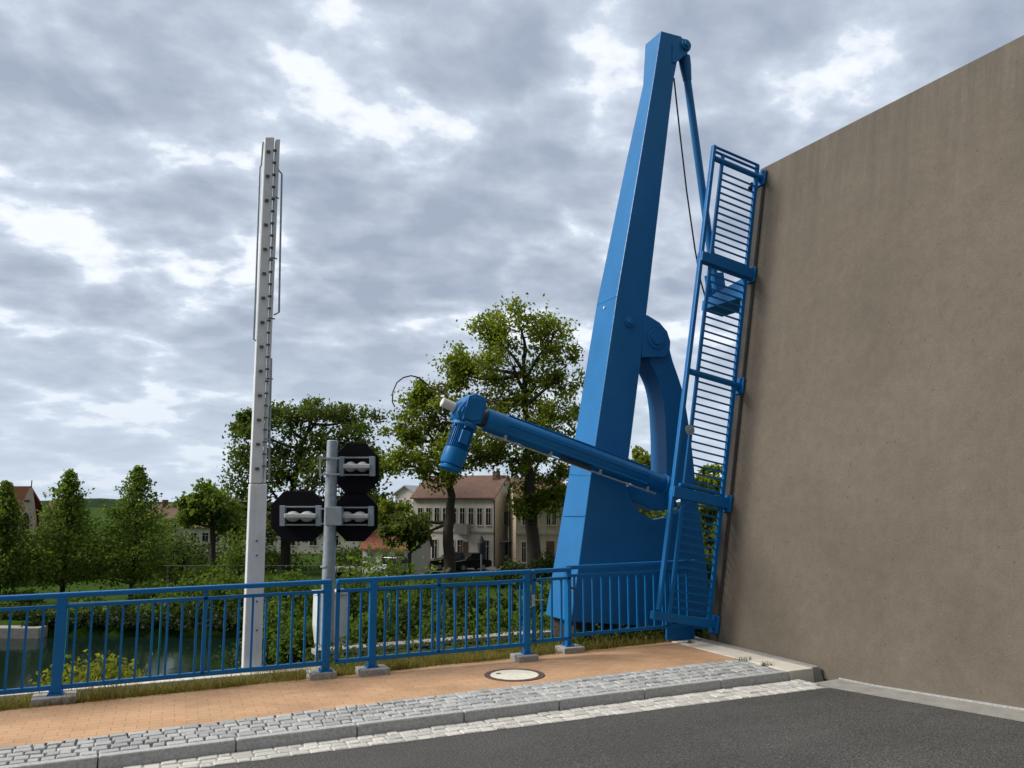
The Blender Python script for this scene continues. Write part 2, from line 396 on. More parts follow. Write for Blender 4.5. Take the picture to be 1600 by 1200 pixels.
# concrete edging behind the verge, low wall further right
ed = MB(); ed.bar((-14, 10.02, -.07), (2.35, 10.10, -.07), .12, .30); tag(ed.build('concrete_edging', 'conc', bevel=.01), 'narrow pale concrete edging behind the verge left of the signal post', 'edging')
lw = thing('low_wall', 'low weathered concrete wall with pale coping behind the railing and signal post', 'wall', (2.55, 11.35, -.3))
q = MB(); q.bar((2.52, 11.40, -.17), (8.3, 11.62, -.17), .16, .34); q.build('wall', 'conc_dark', lw, .01)
q = MB(); q.bar((2.48, 11.40, .03), (8.3, 11.62, .03), .24, .06); q.build('coping', 'stone', lw, .008)
# manhole
mc = onz(804, 1055, SW); mh = thing('manhole_cover', 'round pale manhole cover with rusty iron ring set in the orange brick pavement', 'manhole cover', (mc.x, mc.y, SW))
q = MB(); q.tube([(mc.x, mc.y, SW-.03), (mc.x, mc.y, SW+.008)], .268, 40); q.build('lid', 'manhole', mh, .004)
q = MB(); k = 48; vs = []
for i in range(k):
    a = 2*math.pi*i/k
    vs += [(mc.x+math.cos(a)*rr, mc.y+math.sin(a)*rr, zz) for rr, zz in ((.274, SW-.02), (.274, SW+.007), (.335, SW+.007), (.342, SW-.02))]
q.add(vs, [(i*4+a, i*4+(a+1) % 4, ((i+1) % k)*4+(a+1) % 4, ((i+1) % k)*4+a) for i in range(k) for a in range(4)]); q.build('ring', 'rust', mh)
q = MB(); q.tube([(mc.x-.14, mc.y+.12, SW+.008), (mc.x-.14, mc.y+.12, SW+.010)], .03, 14); q.build('lifting_hole', 'rust', mh)
# ------------------------------------------------------------------ blue railings
YF = 9.45
def rz_(x, z): return z+.009*(x+.4)
def railing(name, label, x0, x1, Y, posts, thin=(), sp=.137, hand=(.07, .05), low=.226, end_bars=False, bx=None, base=.16):
    t = thing(name, label, 'railing', ((x0+x1)/2, Y, .1))
    ZT, Z2 = 1.09, .985
    q = MB(); q.bar((x0, Y, rz_(x0, ZT)), (x1, Y, rz_(x1, ZT)), hand[0], hand[1]); q.build('handrail', 'blue_rail', t, .012)
    xs = [x0]+[p for p, _ in posts]+[x1]
    for nm, z, hh in (('middle_rail', Z2, .035), ('bottom_rail', low, .045)):
        q = MB(); q.bar((x0, Y, rz_(x0, z)), (x1, Y, rz_(x1, z)), .04, hh); q.build(nm, 'blue_rail', t, .006)
    for p, wd in posts:
        q = MB(); q.box(p-wd/2, p+wd/2, Y-.04, Y+.04, base+.012, rz_(p, ZT)-.02); po = q.build('post', 'blue_rail', t, .008)
        q = MB(); q.box(p-wd/2-.025, p+wd/2+.025, Y-.07, Y+.07, base, base+.013); 
        for sx in (-1, 1):
            for sy in (-1, 1): q.tube([(p+sx*(wd/2+.008), Y+sy*.055, base+.01), (p+sx*(wd/2+.008), Y+sy*.055, base+.03)], .009, 6)
        q.build('foot_plate', 'blue_rail', po)
    for p in thin:
        q = MB(); q.box(p-.02, p+.02, Y-.02, Y+.02, rz_(p, low), rz_(p, ZT)); q.build('support', 'blue_rail', t, .004)
    n = int((x1-x0)/sp)
    for i in range(1, n):
        bxx = x0+(x1-x0)*i/n
        if any(abs(bxx-p) < wd/2+.03 for p, wd in posts) or any(abs(bxx-p) < .05 for p in thin): continue
        q = MB(); q.box(bxx-.011, bxx+.011, Y-.011, Y+.011, rz_(bxx, low), rz_(bxx, Z2)); q.build('baluster', 'blue_rail', t)
    return t
railing('railing', 'long blue steel railing at the left running out of the photo beside the brick pavement', -4.6, 2.235, YF, [(-2.95, .09), (-.405, .092), (2.19, .082)], thin=[.92])
railing('railing', 'blue steel railing in the middle between the signal post and the railing gate', 2.29, 4.70, YF, [(2.71, .078), (4.645, .07)], thin=[2.31, 3.50])
gt = railing('railing_gate', 'narrow blue railing gate with latch chain between the middle railing and the bridge railing', 4.72, 5.265, YF, [], thin=[4.745, 5.235], sp=.135, low=.25)
gt['category'] = 'gate'
q = MB(); q.box(4.70, 4.745, YF-.035, YF-.02, .72, .86); q.tube([(4.72, YF-.04, .80), (4.78, YF-.04, .79), (4.86, YF-.03, .79)], .008, 6); q.build('latch', 'galv', gt)
q = MB(); q.tube([(5.26, YF, .92), (5.31, YF-.02, .90), (5.36, YF+.05, .93)], .012, 6); q.build('chain', 'dark_steel', gt)
r3 = railing('railing', 'blue railing section before the tower foot, its right end behind the raised bridge railing', 5.32, 7.38, 9.70, [(5.36, .07)], thin=[6.9], low=.24)
q = MB(); q.box(6.93, 7.40, 9.76, 9.80, .10, .40); q.box(6.93, 7.40, 9.72, 9.76, .36, .40); q.build('kick_plate', 'blue_rail', r3, .006)
for p, Y, wd, lab in ((-.41, YF, .46, 'grey granite plinth block under the wide blue post at the left'), (2.16, YF+.05, .34, 'half buried granite plinth in the grass before the signal post'),
                      (2.72, YF, .40, 'grey granite plinth under the left post of the middle railing'), (4.60, YF-.01, .32, 'grey plinth beneath the post beside the railing gate'),
                      (5.38, 9.70, .36, 'granite plinth under the post in front of the tower foot'), (-2.95, YF, .46, 'granite plinth under the railing post beyond the left picture edge')):
    q = MB(); q.box(p-wd*.42, p+wd*.42, Y-.14, Y+.12, -.08, .16); o = q.build('plinth', 'stone', bevel=.012)
    o.rotation_euler = (0, 0, 0); tag(o, lab, 'plinth', 'granite plinths under the railing posts')
# ------------------------------------------------------------------ raised bridge leaf (tilted 10 degrees beyond the hinge)
O_ = Vector((XW, 0, .12)); U_ = Vector((1.24, 0, 6.98)).normalized(); N_ = Vector((-U_.z, 0, U_.x))
def L(a, Y, h): return O_+N_*a+U_*h+Vector((0, Y, 0))
lf = thing('bridge_leaf', 'raised brown concrete surfaced bridge deck standing upright like a wall', 'bridge', (XW, 2, .12))
q = MB()
q.prism([L(0, 9.6, -.16), L(0, -5.5, -.16), L(0, -5.5, 7.09), L(0, 9.6, 7.09)], (0, 0, 0), N_*-.10); q.build('deck', 'deck', lf, .012)
q = MB()
for Yg in (9.45, 6.5, 3.5, .5, -2.5, -5.3): q.prism([L(-.103, Yg, .1), L(-.103, Yg-.12, .1), L(-.103, Yg-.12, 7.0), L(-.103, Yg, 7.0)], (0, 0, 0), N_*-.42)
for hh in (.3, 1.9, 3.6, 5.3, 6.9): q.prism([L(-.106, 9.4, hh), L(-.106, -5.3, hh), L(-.106, -5.3, hh+.1), L(-.106, 9.4, hh+.1)], (0, 0, 0), N_*-.36)
q.build('girder', 'blue', lf)
q = MB(); q.prism([L(.02, 9.605, -.1), L(.02, 9.63, -.1), L(.02, 9.63, 7.0), L(.02, 9.605, 7.0)], (0, 0, 0), N_*-.14); q.prism([L(.02, 9.44, -.1), L(.02, 9.604, -.1), L(.02, 9.604, 7.0), L(.02, 9.44, 7.0)], (0, 0, 0), N_*-.016); q.build('edge_shade_strip', 'shade_tone', lf)  # edge cover; its front flange is coloured dark for soft shade beside the railing
q = MB(); q.tube([L(.05, 9.60, 6.78), L(.05, 9.72, 6.78)], .05, 10); q.tube([L(-.03, 9.65, 6.70), L(.11, 9.65, 6.84)], .025, 8); q.build('edge_lamp', 'black', lf)
# railing of the leaf
YL = 9.5
def al(px, py): p = ony(px, py, YL)-O_; return p.dot(N_), p.dot(U_)
br = thing('bridge_railing', 'blue bridge railing tipped upright along the edge of the raised deck', 'railing', L(.5, YL, .1))
a_h, h0 = al(1030, 952); a_h2, h1 = al(1108, 224)
AH = .98; A2 = .80; A3 = .14; HT = h1
q = MB(); q.bar(L(AH, YL, h0-.02), L(AH, YL, HT), .075, .06, N_); q.build('handrail', 'blue_rail', br, .015)
q = MB(); q.bar(L(A2, YL, .22), L(A2, YL, HT-.10), .04, .05, N_); q.build('middle_rail', 'blue_rail', br, .006)
q = MB(); q.bar(L(A3, YL, .22), L(A3, YL, HT-.02), .045, .06, N_); q.build('bottom_rail', 'blue_rail', br, .006)
hh = .34; beams = [5.30, 3.58, 1.86, .20, HT-.20]
while hh < HT-.28:
    if all(abs(hh-b) > .07 for b in beams):
        q = MB(); q.bar(L(A2, YL, hh), L(A3, YL, hh), .022, .022, U_); q.build('baluster', 'blue_rail', br)
    hh += .108
for b, wd, tk, tubey in ((5.30, .13, .15, 0), (1.86, .12, .15, 0), (.20, .09, .11, 0), (3.58, .09, .09, 1), (HT-.20, .085, .085, 1)):
    q = MB()
    if tubey: q.tube([L(AH-.04, YL, b), L(.02, YL, b)], wd/2, 14)
    else: q.bar(L(AH+(.10 if b < .5 else .02), YL, b), L(.02, YL, b), wd, tk, U_)
    po = q.build('post', 'blue_rail', br, 0 if tubey else .008, smooth=bool(tubey))
    q = MB(); q.bar(L(.035, YL, b-.12), L(.035, YL, b+.12), .17, .025, N_)
    for s in (-1, 1): q.tube([L(.03, YL-.05, b+s*.09), L(.07, YL-.05, b+s*.09)], .014, 6)
    if tubey: q.prism([L(.045, YL, b-.10), L(.16, YL, b-.05), L(.045, YL, b-.05)], (0, -.006, 0), (0, .006, 0))
    q.build('foot_plate', 'blue_rail', po, .004)
q = MB()
for s in (0, .075): q.bar(L(AH-.01, YL, HT-.015-s), L(A3-.02, YL, HT-.015-s), .045, .022, U_)
q.build('end_rail', 'blue_rail', br, .004)
q = MB(); q.bar(L(AH-.12, YL+.02, 1.98), L(.22, YL+.02, 1.98), .09, .05, U_); q.build('cable_duct', 'blue_rail', br, .01)
dc = ony(1077, 672, YL-.03); q = MB(); q.tube([dc, dc+Vector((0, -.025, 0))], .075, 20); q.tube([dc+Vector((0, -.02, 0)), dc+Vector((0, -.035, 0))], .03, 12); q.build('reflector', 'galv', br, .004)
# ------------------------------------------------------------------ blue tower
YP = 10.3
tw = thing('bridge_tower', 'tall tapering blue steel tower leaning beside the raised bridge deck', 'tower', ony(950, 972, YP))
cor = [((892, 972), (852, 963)), ((923, 743), (888, 741)), ((964, 463), (932, 477)), ((1003, 233), (979, 249)), ((1022, 120), (1004.5, 134)), ((1033, 48), (1008, 70.5))]
rgt = [(1066, 57), (1053, 123), (1010, 493), (983, 713), (978, 742), (980, 768), (988, 786), (1003, 803), (1022, 812), (1045, 808), (1066, 795), (1088, 768), (1097, 824), (1104, 881), (1114, 985)]
poly = []; dd = []
for c, l in cor:
    p = ony(*c, YP); poly.append(p); dd.append(Vector((0, onx(*l, p.x).y-YP, 0)))
zs = [p.z for p in poly]; ds = [d.y for d in dd]
def depth_at(z):
    if z <= zs[0]: return ds[0]
    for i in range(len(zs)-1):
        if z <= zs[i+1]: return lerp(ds[i], ds[i+1], (z-zs[i])/(zs[i+1]-zs[i]))
    return ds[-1]
for c in rgt:
    p = ony(*c, YP); poly.append(p); dd.append(Vector((0, .16 if 970 < c[0] < 1090 and c[1] > 740 else depth_at(p.z), 0)))
q = MB(); n = len(poly); q.prism(poly, (0, 0, 0), dd); column = q.build('column', 'blue', tw, .012)
zb = poly[0].z
q = MB(); q.box(poly[0].x+.12, poly[-1].x-.1, YP+.12, YP+.75, -.6, zb-.01); q.build('foundation', 'shade_tone', tw)  # foundation coloured dark for the shadow under the tower
# weld seams across the lit face
for (c, l) in (((964, 463), (932, 477)), ((923, 743), (888, 741)), ((913, 806), (878, 806))):
    p = ony(*c, YP); e = onx(*l, p.x); q = MB(); q.tube([p+Vector((-.001, .01, 0)), Vector((p.x-.001, min(e.y, YP+depth_at(p.z))-.02, e.z))], .005, 6); q.build('weld_seam', 'blue', tw)
e = onx(946, 481, ony(966, 463, YP).x-.03); q = MB(); q.tube([e+Vector((.05, 0, 0)), e+Vector((-.03, 0, 0))], .022, 10); q.build('stud', 'encoder', tw)
# clevis plates, pins, curved lever arm
clev = [(1006, 491), (1012, 493), (1030, 504), (1042, 518), (1047, 534), (1046, 548), (1038, 558), (1003, 558)]
cp = [ony(*c, YP) for c in clev]
for y0, y1 in ((-.012, .06), (.50, .57)):
    q = MB(); q.prism(cp, (0, y0, 0), (0, y1, 0)); q.build('clevis_plate', 'blue', tw, .006)
for c, rr in (((984, 503), .085), ((1024, 530), .15)):
    p = ony(*c, YP); q = MB(); q.tube([p+Vector((0, .02, 0)), p+Vector((0, -.035, 0))], rr, 28); q.tube([p+Vector((0, -.03, 0)), p+Vector((0, -.06, 0))], rr*.6, 20); q.build('pin', 'blue', tw, .006)
def smooth_poly(pts, closed=False, k=5):
    out = []
    for i in range(len(pts)-1):
        p0 = pts[max(i-1, 0)]; p1 = pts[i]; p2 = pts[i+1]; p3 = pts[min(i+2, len(pts)-1)]
        for j in range(k):
            t = j/k; out.append(tuple(.5*((2*p1[m])+(-p0[m]+p2[m])*t+(2*p0[m]-5*p1[m]+4*p2[m]-p3[m])*t*t+(-p0[m]+3*p1[m]-3*p2[m]+p3[m])*t**3) for m in (0, 1)))
    out.append(pts[-1]); return out
left = smooth_poly([(1010, 535), (1017, 566), (1031, 598), (1038, 633), (1041, 680), (1042, 735), (1044, 790)])
rightp = smooth_poly([(1044, 534), (1051, 563), (1061, 592), (1070, 625), (1080, 690), (1088, 764)])
ap_ = [ony(*c, YP+.07) for c in left]+[ony(*c, YP+.07) for c in reversed(rightp)]
q = MB(); q.prism(ap_, (0, 0, 0), (0, .42, 0)); q.build('lever_arm', 'blue', tw, .008)
lob = smooth_poly([(1050, 760), (1020, 757), (992, 756), (978, 762), (977, 772), (985, 781), (1005, 790), (1030, 798), (1060, 792)])
q = MB(); q.prism([ony(*c, YP+.12) for c in lob], (0, 0, 0), (0, .32, 0)); q.build('lever_end', 'blue', tw, .02)
# head lugs
lug = smooth_poly([(1050, 70), (1060, 61), (1070, 62), (1078, 68), (1078, 77), (1072, 84), (1056, 98), (1050, 97)])
for y0, y1 in ((-.02, .05), (.30, .37)):
    q = MB(); q.prism([ony(*c, YP) for c in lug], (0, y0, 0), (0, y1, 0)); q.build('head_lug', 'blue', tw, .005)
p = ony(1069.5, 71.5, YP); q = MB(); q.tube([p+Vector((0, .42, 0)), p+Vector((0, -.06, 0))], .085, 22); q.tube([p+Vector((0, -.05, 0)), p+Vector((0, -.085, 0))], .05, 14); q.build('head_pin', 'blue', tw, .006)
# tie rod from tower head to the leaf, with its bracket on the leaf edge
YR = 10.5
tr = thing('tie_rod', 'slender blue tie rod from the tower head down to the raised deck edge', 'tie rod', ony(1070, 76, YR))
a = ony(1068, 82, YR); b = ony(1119, 455, YR); q = MB(); q.tube([a, b], .062, 16); q.build('rod', 'blue', tr, smooth=True)
m0 = lerp(a, b, .02); m1 = lerp(a, b, .12); q = MB(); q.tube([m0, lerp(m0, m1, .4), m1], [.10, .095, .07], 16); q.build('socket', 'blue', tr, smooth=True)
q = MB()
for y in (-.11, .11): q.bar(lerp(a, b, .93)+Vector((0, y, 0)), lerp(a, b, 1.02)+Vector((0, y, 0)), .03, .2, (1, 0, 0))
q.build('fork', 'blue', tr, .008)
bk = MB(); bx0 = L(-.02, 0, 4.98)
bk.prism([L(.05, 9.64, 4.98), L(.05, 10.62, 4.98), L(.05, 10.62, 5.14), L(.05, 9.64, 5.30)], (0, 0, 0), N_*-.42)
bk.build('rod_bracket', 'blue', lf, .006)
q = MB(); pts = [ony(1053, 122, YP+.2), ony(1062, 205, YP+.2), ony(1073, 300, YP+.2), ony(1086, 390, YP+.2), ony(1095, 440, YP+.2), ony(1106, 478, YP+.2)]
q.tube(pts, .013, 8); tag(q.build('control_cable', 'dark_steel', smooth=True), 'thin dark cable hanging between tower head and raised bridge railing', 'cable')
# ------------------------------------------------------------------ linear actuator
YA = 10.02
ac = thing('spindle_drive', 'blue electric spindle drive with geared motor slanting up from the tower lever', 'actuator', ony(1035, 757, YA))
E1 = ony(1036, 757, YA); E2 = ony(757, 655, YA); ax = (E2-E1).normalized(); pn = Vector((0, 1, 0)).cross(ax).normalized()
if pn.z < 0: pn = -pn
Ln = (E2-E1).length; P = lambda t, u=0, y=0: E1+ax*t+pn*u+Vector((0, y, 0))
q = MB(); q.tube([P(.0), P(.02), P(.5)], [.12, .13, .13], 24); q.build('end_tube', 'blue_motor', ac, smooth=True)
q = MB(); q.tube([P(-.04), P(.02)], .15, 24); q.build('end_flange', 'blue_motor', ac, .006)
q = MB(); q.tube([P(.34), P(.36), P(Ln-.30)], [.135, .148, .148], 24); q.build('main_tube', 'blue_motor', ac, smooth=True)
for u, y, ww in ((.153, -.02, .07), (.03, -.150, .05), (-.09, -.122, .03)):
    q = MB(); q.bar(P(.34, u, y), P(Ln-.30, u, y), ww if u > .1 else .02, .02 if u > .1 else ww, pn); q.build('guide_strip', 'blue_motor', ac, .004)
q = MB(); q.tube([P(Ln-.31), P(Ln-.30), P(Ln-.01), P(Ln)], [.142, .152, .152, .14], 28); q.build('collar', 'blue_motor', ac, smooth=True)
q = MB(); q.tube([P(Ln), P(Ln+.08)], .115, 20); q.build('neck', 'dark_steel', ac)
q = MB(); q.tube([P(.15, -.185, -.09), P(Ln-.05, -.19, -.09)], .011, 8)
for t in (.3, 1.1, 1.9, 2.6): q.bar(P(t, -.12, -.09), P(t, -.20, -.09), .03, .03, ax)
q.build('limit_switch_rod', 'galv', ac)
q = MB(); q.bar(P(1.25, -.165, -.09), P(1.75, -.165, -.09), .05, .05, pn); q.build('limit_switch', 'dark_steel', ac, .006)
# gearbox and motor (axis roughly square to the tube)
mt = ony(726, 664, YA); mb_ = ony(703, 732, YA); md = (mb_-mt).normalized(); sd = Vector((0, 1, 0)).cross(md).normalized()
if sd.x < 0: sd = -sd
G = lambda t, u=0, y=0: mt+md*t+sd*u+Vector((0, y, 0))
A_ = lambda x, y, o=0: ony(x, y, YA+o)
gb = [A_(*c) for c in ((710, 655), (708, 645), (712, 637), (720, 629), (727, 620), (737, 616), (752, 622), (755, 629), (751, 650), (746, 663), (728, 665))]
q = MB(); q.prism(gb, (0, -.14, 0), (0, .14, 0)); q.build('gearbox', 'blue_motor', ac, .025)
gc = A_(735, 641); q = MB(); q.prism([lerp(gc, p_, .78) for p_ in gb], (0, -.16, 0), (0, -.135, 0)); q.build('gearbox_cover', 'blue_motor', ac, .01)
q = MB(); q.prism([A_(*c) for c in ((725, 622), (729, 619), (719, 657), (715, 657))], (0, -.168, 0), (0, .165, 0)); q.build('gearbox_rib', 'blue_motor', ac, .008)
h0_, h1_ = A_(721, 641), A_(711, 637); q = MB(); q.tube([h0_, lerp(h0_, h1_, .6), lerp(h0_, h1_, 1.15)], [.13, .12, .075], 20); q.build('hub', 'blue_motor', ac, smooth=True)
e0_, e1_ = A_(713, 638), A_(691, 628); q = MB(); q.tube([e0_, e1_], .062, 18); q.tube([e1_, lerp(e0_, e1_, 1.03)], .055, 18); enc = q.build('encoder', 'encoder', ac, .008)
q = MB(); q.tube([G(-.03), G(.0), G(.025), G(.04)], [.155, .168, .168, .15], 24)
for k in range(6):
    a = k*math.pi/3+.3; c0 = sd*math.cos(a)*.15+Vector((0, math.sin(a)*.15, 0)); q.tube([G(.02)+c0, G(.065)+c0], .016, 8)
q.build('motor_flange', 'blue_motor', ac)
q = MB(); q.tube([G(.03), G(.34)], .122, 28); mo = q.build('motor', 'blue_motor', ac, smooth=True)
q = MB()
for k in range(30):
    a = 2*math.pi*k/30; c0 = sd*math.cos(a)+Vector((0, math.sin(a), 0)); q.bar(G(.05)+c0*.132, G(.33)+c0*.132, .007, .026, c0)
q.build('cooling_fins', 'blue_motor', mo)
q = MB(); q.frame_box(G(.18, -.0, -.14), md*.09, sd*.06, Vector((0, .025, 0))); q.build('terminal_box', 'blue_motor', mo, .01)
q = MB(); q.tube([G(.33), G(.345), G(.52), G(.55)], [.135, .153, .153, .14], 28); fc = q.build('fan_cover', 'blue_motor', mo, smooth=True)
q = MB(); q.tube([G(.55), G(.575)], .11, 20); q.tube([G(.575), G(.61), G(.625)], [.145, .138, .11], 26); q.build('fan_hood', 'blue_motor', mo, smooth=True)
q = MB(); q.tube([ony(x, y, YA+.02) for x, y in ((700, 622), (693, 614), (684, 610), (672, 606), (664, 598), (655, 590), (642, 587), (630, 590), (620, 598), (614, 612), (613, 628), (617, 636))], .009, 6); q.build('loose_cable', 'dark_steel', ac, smooth=True)
rc = ony(689.5, 605.5, YA-.02); q = MB(); q.tube([rc+RT*math.cos(a)*.05+Vector((0, 0, 1))*math.sin(a)*.05 for a in [2*math.pi*k/20 for k in range(21)]], .014, 8, caps=False); q.build('cable_eye', 'rust', ac, smooth=True)
q = MB(); rc = ony(770, 633, YA-.1); q.tube([rc+ax*math.cos(a)*.06+pn*math.sin(a)*.05 for a in [math.pi*k/10 for k in range(11)]], .014, 8); q.build('lifting_eye', 'rust', ac, smooth=True)
# ------------------------------------------------------------------ raised barrier boom
YB = 10.18
bo = thing('barrier_boom', 'tall pale aluminium barrier boom standing upright behind the railing', 'barrier boom', (1.52, YB, 0))
B = lambda px, py: ony(px, py, YB)
def taper(pxl, pxr, mat, name, dy0, dy1, bev=.006):
    (xa, ya), (xb, yb_) = pxl; (xc, yc), (xd, yd) = pxr
    poly = [B(xa, ya), B(xc, yc), B(xd, yd), B(xb, yb_)]; q = MB(); q.prism(poly, (0, dy0, 0), (0, dy1, 0)); return q.build(name, mat, bo, bev)
taper(((379, 1062), (391, 756)), ((408, 1062), (418, 756)), 'alu', 'lower_profile', 0, .15, .012)
taper(((391.5, 755), (414.5, 214)), ((410, 755), (429, 214)), 'alu', 'upper_profile', 0, .13, .01)
taper(((412.5, 755), (431.5, 216)), ((416, 755), (438.5, 216)), 'alu', 'side_channel', .03, .11, .004)
for dx in (.055, .135):
    q = MB(); a = B(380, 1050); q.bar(Vector((a.x+dx, YB-.003, a.z+.02)), Vector((a.x+dx-.012, YB-.003, B(391, 760).z)), .006, .012); q.build('profile_groove', 'alu', bo)
for y in (845, 868, 940, 985):
    a = B(397, y); q = MB(); q.tube([a+Vector((.03, .01, 0)), a+Vector((.03, -.012, 0))], .011, 8); q.build('bolt', 'clip_grey', bo)
q = MB(); p = B(405, 1040); q.box(p.x-.16, p.x+.20, YB-.06, YB+.22, -.4, -.01); q.build('base', 'conc_dark', bo, .01)
for i in range(27):
    t = (i+.6)/27; y = lerp(740, 228, t); xg = lerp(411.5, 430.3, (755-y)/(755-215)); p = B(xg, y)
    q = MB(); q.box(p.x-.022, p.x+.018, YB-.025, YB+.02, p.z-.008, p.z+.010)
    q.build('clip', 'clip_grey', bo)
    if i % 2 == 0:
        q = MB(); q.box(p.x-.10, p.x-.055, YB-.022, YB+.005, p.z-.045, p.z-.015); q.build('bolt_plate', 'clip_grey', bo)
    if i % 5 == 2:
        q = MB(); q.box(p.x-.022, p.x+.075, YB+.03, YB+.05, p.z+.03, p.z+.045); q.build('rung', 'galv', bo)
for pts in ([(411, 222), (408, 258), (406, 262), (400.5, 430), (396.5, 530), (403, 534)], [(433, 263), (440.5, 272), (438, 380), (436, 488), (428, 492)], [(424, 560), (421, 690), (420, 752)]):
    q = MB(); q.tube([ony(x, y, YB+.04) for x, y in pts], .012, 8); q.build('cable_rod', 'galv', bo, smooth=True)
# ------------------------------------------------------------------ navigation signal
YS = 11.75
s0 = ony(508, 1005, YS); sg = thing('signal_post', 'grey steel signal post carrying three black octagonal signal boards seen from behind', 'signal', (s0.x, s0.y, -.1))
sp_top = ony(515, 688, YS); q = MB(); base = Vector((s0.x+.02, s0.y, -.3)); q.tube([base, base+Vector((0, 0, 1.6)), Vector((s0.x+.02, YS, sp_top.z-.01)), Vector((s0.x+.02, YS, sp_top.z))], [.092, .088, .076, .066], 20); q.build('post', 'galv', sg, smooth=True)
PXM = (s0-CAM).length/FPX*.985
cb = Vector((s0.x+.02, YS, 0))
def SP(px, py, tow=0):      # point on the vertical board plane through the post, facing the approaching road
    nrm = -FH; d = ray(px, py); pl = cb+nrm*tow; t = (pl-CAM).dot(nrm)/d.dot(nrm); return CAM+d*t
for (x0, x1, y0, y1, fx0, fx1, fy0, fy1) in ((521, 592, 692, 773, 529, 585, 713, 744), (520, 590, 768, 846, 520, 583, 791, 822), (423, 510, 767, 846, 437, 501, 790, 822)):
    cx_ = 21; cy_ = 22
    oc = [(x0+cx_, y0), (x1-cx_, y0), (x1, y0+cy_), (x1, y1-cy_), (x1-cx_, y1), (x0+cx_, y1), (x0, y1-cy_), (x0, y0+cy_)]
    q = MB(); q.prism([SP(*c, -.12) for c in oc], (0, 0, 0), FH*.035); pa = q.build('signal_board', 'black', sg, .006)
    for a, b in ((fx0, fx0+8), (fx1-8, fx1)):
        q = MB(); q.prism([SP(a, fy0, -.01), SP(b, fy0, -.01), SP(b, fy1, -.01), SP(a, fy1, -.01)], (0, 0, 0), FH*.10); q.build('bracket_plate', 'grey_plate', pa, .004)
    q = MB()
    for yy in (fy0+2, fy1-2): q.bar(SP(fx0+8, yy, -.04), SP(fx1-8, yy, -.04), .03, .02)
    q.build('frame', 'grey_plate', pa, .003)
    q = MB(); xm = (fx0+fx1)/2; ym = (fy0+fy1)/2; a = SP(fx0+8, ym+1, -.03); b = SP(fx1-8, ym+1, -.03); pts = []; rad = []
    for k in range(41):
        t = k/40; pts.append(lerp(a, b, t)); u = min(abs(t-.27), abs(t-.73)); rad.append(max(.040, .074*math.sqrt(max(0, 1-(u/.235)**2))))
    q.tube(pts, rad, 18); q.build('lamp_housing', 'lamp_grey', pa, smooth=True)
    q = MB(); q.bar(SP(fx0+7, ym, .035), SP(fx1-7, ym, .035), .03, .062); q.build('lamp_bar', 'lamp_white', pa, .012)
q = MB(); q.prism([SP(508, 792, .10), SP(534, 792, .10), SP(534, 821, .10), SP(508, 821, .10)], (0, 0, 0), FH*.14); jb = q.build('junction_box', 'grey_plate', sg, .006)
q = MB(); q.tube([SP(512, 820, .05), SP(513, 826, .05), SP(517, 825, .05)], .012, 8); q.build('cable_gland', 'black', jb)
q = MB()
for yy in (716, 741): q.bar(SP(501, yy, .08), SP(531, yy, .08), .02, .02); q.tube([SP(515, yy-1, 0), SP(515, yy+1, 0)], .09, 18)
q.bar(SP(500, 713, .08), SP(500, 745, .08), .02, .02)
for yy in (795, 818): q.bar(SP(498, yy, -.02), SP(512, yy, -.02), .025, .02)
q.build('clamp', 'galv', sg)
q = MB()
for yy in (885,): q.tube([SP(511, yy-1, 0), SP(511, yy+1, 0)], .092, 18)
q.build('band', 'galv', sg)
c0 = ony(493, 1003, 12.05); c1 = ony(541, 1003, 12.05)
cab = thing('cabinet', 'small white metal control cabinet standing behind the signal post', 'cabinet', ((c0.x+c1.x)/2, 12.15, 0))
q = MB(); q.prism([(c0.x+.07, 12.0, -.25), (c1.x, 12.0, -.25), (c1.x, 12.0, .68), (c0.x, 12.0, .68), (c0.x, 12.0, .25)], (0, 0, 0), (0, .3, 0)); q.build('body', 'white_metal', cab, .01)
q = MB(); q.box(c0.x-.02, c1.x+.02, 11.97, 12.33, .683, .73); q.build('lid', 'white_metal', cab, .008)
q = MB(); q.box(c0.x+.22, c1.x-.05, 11.985, 11.997, .1, .6); q.build('door', 'white_metal', cab, .003)
# thin second railing on the bank
tr2 = thing('bank_railing', 'thin teal handrail on the bank behind the main blue railing', 'railing', (1.5, 12.3, -.6))
a = ony(108, 944, 12.2); b = ony(800, 912, 13.0); q = MB(); q.tube([a, lerp(a, b, .5), b], .018, 8); q.build('handrail', 'teal', tr2)
for k in range(7):
    p = lerp(a, b, k/6); q = MB(); q.tube([p, Vector((p.x, p.y, ground_z(p.x, p.y)-.1))], .014, 8); q.build('post', 'teal', tr2)
